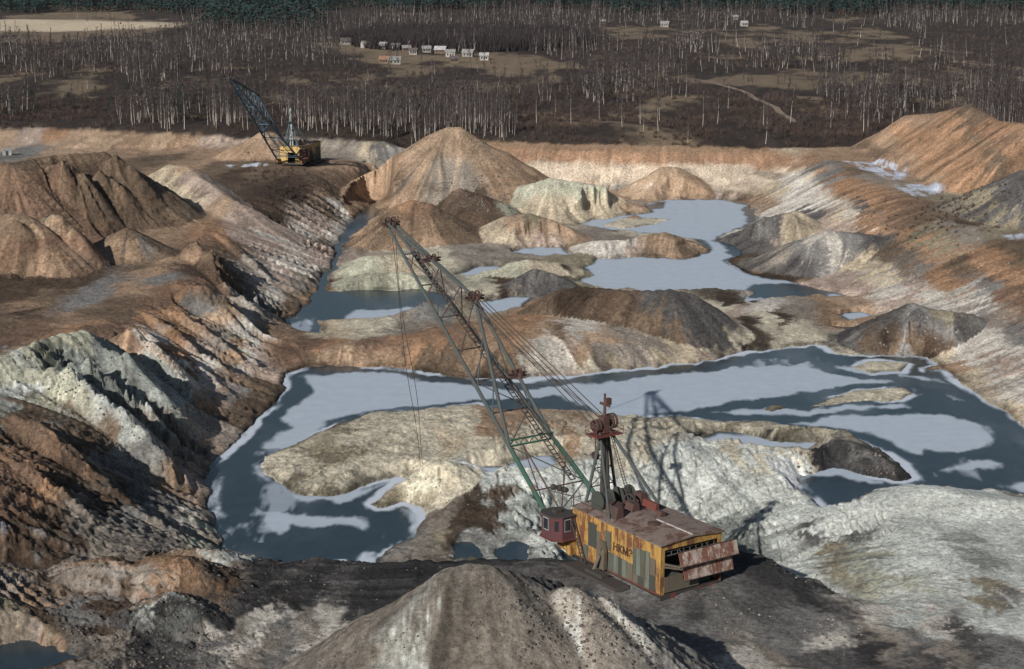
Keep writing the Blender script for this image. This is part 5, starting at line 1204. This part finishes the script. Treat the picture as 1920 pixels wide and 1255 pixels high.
# ------------------------------------------------------------------ dirt track over the plain
TRK = simple('track_dirt', (128,114,100), var=.3, scale=.3)
rv = []; pts = [np.array(P(a, b, 13)[:2]) for a, b in ROADP]; dense = []
for a, b in zip(pts[:-1], pts[1:]):
    for k in range(10): dense.append(a+(b-a)*k/10)
rvv = []; rff = []
for i, q in enumerate(dense):
    d = dense[min(i+1, len(dense)-1)]-dense[max(i-1, 0)]; d = d/np.linalg.norm(d); n_ = np.array([d[1], -d[0]])
    wv_ = 1.1+.7*float(vnoise(np.array([i*.31]), np.array([2.0]))[0])
    for s in (-1, -.33, .33, 1):
        w_ = q+n_*s*wv_; rvv.append((w_[0], w_[1], float(zat(w_[0], w_[1]))+.12))
for i in range(len(dense)-1):
    for j in range(3): rff.append((4*i+j, 4*i+j+1, 4*i+j+5, 4*i+j+4))
tb = MB(); tb.v = rvv; tb.f = rff; o = tb.build('dirt_track', TRK); tag(o, kind='structure')

# ------------------------------------------------------------------ village houses
WALLC = [simple('limewashed_wall', (158,154,148)), simple('brown_log_wall', (104,88,76)), simple('grey_plank_wall', (132,128,122))]
ROOFC = {'pale grey': simple('pale_slate_roof', (122,120,118)), 'dark': simple('dark_roof', (82,76,74)), 'rusty brown': simple('rusty_roof', (124,96,80)), 'white': simple('white_roof', (150,150,150))}
HS = [(622,80,'dark',1,'at the far left end of the village, under dark trees'),(648,84,'dark',2,'second from the left end of the village'),(686,90,'pale grey',0,'standing apart left of the village row'),
 (720,92,'white',0,'with the smallest front at the left end of the main row'),(743,94,'pale grey',0,'in the left part of the main row, behind the straw field'),(762,98,'pale grey',1,'in the main row right of the straw field, broad and low'),
 (776,103,'dark',2,'low shed like, just below the main row centre'),(800,99,'pale grey',2,'at the centre of the main village row'),(826,101,'white',1,'right of the village centre, with a light roof'),(845,107,'pale grey',0,'near the right end of the main row'),
 (722,119,'rusty brown',1,'alone below the straw field'),(740,121,'pale grey',2,'beside the lone brown roofed house below the straw field'),(852,118,'dark',1,'lowest one at the right end of the village'),(878,107,'pale grey',2,'last but one at the right end of the village'),(908,113,'white',0,'last at the right end of the village, small'),
 (1247,51,'pale grey',2,'alone far off among birches, right of the village'),(1395,50,'white',0,'far off and bright, beside the far forest at the right'),(1378,37,'white',2,'tiny, behind the bright far house at the right'),(1130,46,'pale grey',1,'tiny, far behind the village at the top centre')]
for k_, (a, b, rc, wc, txt) in enumerate(HS):
    q = P(a, b, 13); zz = float(zat(q[0], q[1])); L = 5.0 if 'tiny' in txt or 'small' in txt else random.uniform(4.8, 7.0); W = L*.62; hh = 2.7
    if wc == 0: hh = 3.0
    R = empty('village_house', (q[0], q[1], zz-.1), random.uniform(-.5, .5)); tag(R, rc+' roofed cottage '+txt, 'house', 'cottages of the far village')
    w = MB(); w.box(-L/2, L/2, -W/2, W/2, 0, hh); w.prism([(-W/2, hh), (W/2, hh), (0, hh+W*.42)], -L/2, L/2, 'x'); w.build('wall', WALLC[wc], R)
    r = MB(); r.prism([(-W/2-.5, hh-.25), (-W/2-.5, hh-.05), (0, hh+W*.42+.35), (W/2+.5, hh-.05), (W/2+.5, hh-.25), (0, hh+W*.42+.08)], -L/2-.4, L/2+.4, 'x'); rf = r.build('roof', ROOFC[rc], R)
    c = MB(); c.box(L*.15, L*.15+.6, -.3, .3, hh+W*.3, hh+W*.42+1.2); c.build('chimney', M['red'], rf)
    for x in (-L*.28, L*.05, L*.3): c = MB(); c.box(x-.45, x+.45, -W/2-.05, -W/2-.005, 1.0, 2.1); c.build('window', M['glass'], R)
# small concrete booth on the far left terrace
q = P(13, 285, 10); zz = float(zat(q[0], q[1])); CON = simple('grey_concrete', (150,150,146))
R = empty('booth', (q[0], q[1], zz-.05), .35); tag(R, 'small pale box shaped booth with a dark doorway on the far left terrace', 'booth')
b = MB(); b.box(-1.4, 1.4, -1.1, 1.1, 0, 2.1); b.build('wall', CON, R); b = MB(); b.box(-1.6, 1.6, -1.3, 1.3, 2.1, 2.3); b.build('roof', M['light'], R); b = MB(); b.box(-.5, .4, -1.14, -1.103, .05, 1.7); b.build('door', M['dark'], R)

# ------------------------------------------------------------------ clods and stones
def rock(seed):
    rg = random.Random(seed); vs = []
    base = [(-1,-1,-.6),(1,-1,-.6),(1,1,-.6),(-1,1,-.6),(-.8,-.9,.5),(.9,-.7,.6),(.7,.8,.45),(-.7,.8,.7),(0,0,.95)]
    for p in base: vs.append([c*rg.uniform(.6, 1.15) for c in p])
    fs = [(0,1,5),(0,5,4),(1,2,6),(1,6,5),(2,3,7),(2,7,6),(3,0,4),(3,4,7),(4,5,8),(5,6,8),(6,7,8),(7,4,8)]
    e = np.zeros((0, 3), np.float32)
    return (np.array(vs, np.float32)*.5, np.array(fs, np.int32), e, e.astype(np.int32))
RK = [rock(s) for s in range(6)]
def scatter(n, x0, x1, y0, y1, s0, s1):
    qx = rgt_.uniform(x0, x1, n); qy = rgt_.uniform(y0, y1, n); hx, hy, hz = sight(qx, qy, Z); hx = hx+rgt_.uniform(-.7, .7, n); hy = hy+rgt_.uniform(-1.2, .8, n); hz = gsample(Z, hx, hy)
    wsd = gsample(WSD, hx, hy); cl = fbm(hx/5, hy/7, 3, sx=951) > -.02
    return [(a, b, c, s0+(s1-s0)*rgt_.uniform()**5, rgt_.uniform(0, 6.28), int(rgt_.integers(0, 6))) for a, b, c, w, k in zip(hx, hy, hz, wsd, cl) if w > .3 and k]
RC = {'dark_rubble': ((92,86,80), scatter(3000, 380, 1700, 1045, 1250, .05, .34)+scatter(2200, 0, 450, 1040, 1255, .06, .45)+scatter(900, 960, 1230, 1085, 1250, .08, .4)+scatter(700, 1500, 1710, 822, 905, .1, .6)+scatter(1100, 830, 960, 330, 400, .2, .7)+scatter(900, 640, 860, 440, 470, .1, .5)+scatter(2200, 0, 420, 640, 1000, .08, .5)),
      'pale_rubble': ((134,130,122), scatter(900, 300, 700, 1180, 1255, .04, .18)+scatter(2600, 1100, 1900, 850, 1200, .06, .34)+scatter(1800, 490, 1150, 770, 950, .06, .36)+scatter(600, 1000, 1250, 1100, 1250, .05, .25)+scatter(900, 1640, 1900, 480, 740, .1, .5))}
for nm, (c, it) in RC.items():
    mt_ = simple(nm, c, var=.4, scale=.4); o = stuff_mesh(nm, it, RK, [mt_, mt_]); tag(o, kind='stuff')

# ------------------------------------------------------------------ thin blue air over the whole place
hb = MB(); hb.box(-16000, 16000, -400, 15500, -6, 140)
hm, hnt, hbs = newmat('air'); hnt.nodes.remove(hbs)
pv = hnt.nodes.new('ShaderNodeVolumePrincipled'); pv.inputs['Color'].default_value = (.62, .78, 1.0, 1); pv.inputs['Density'].default_value = .000012; pv.inputs['Anisotropy'].default_value = .1
hnt.links.new(pv.outputs[0], hnt.nodes['Material Output'].inputs['Volume'])
ho = hb.build('haze', hm); tag(ho, kind='stuff')
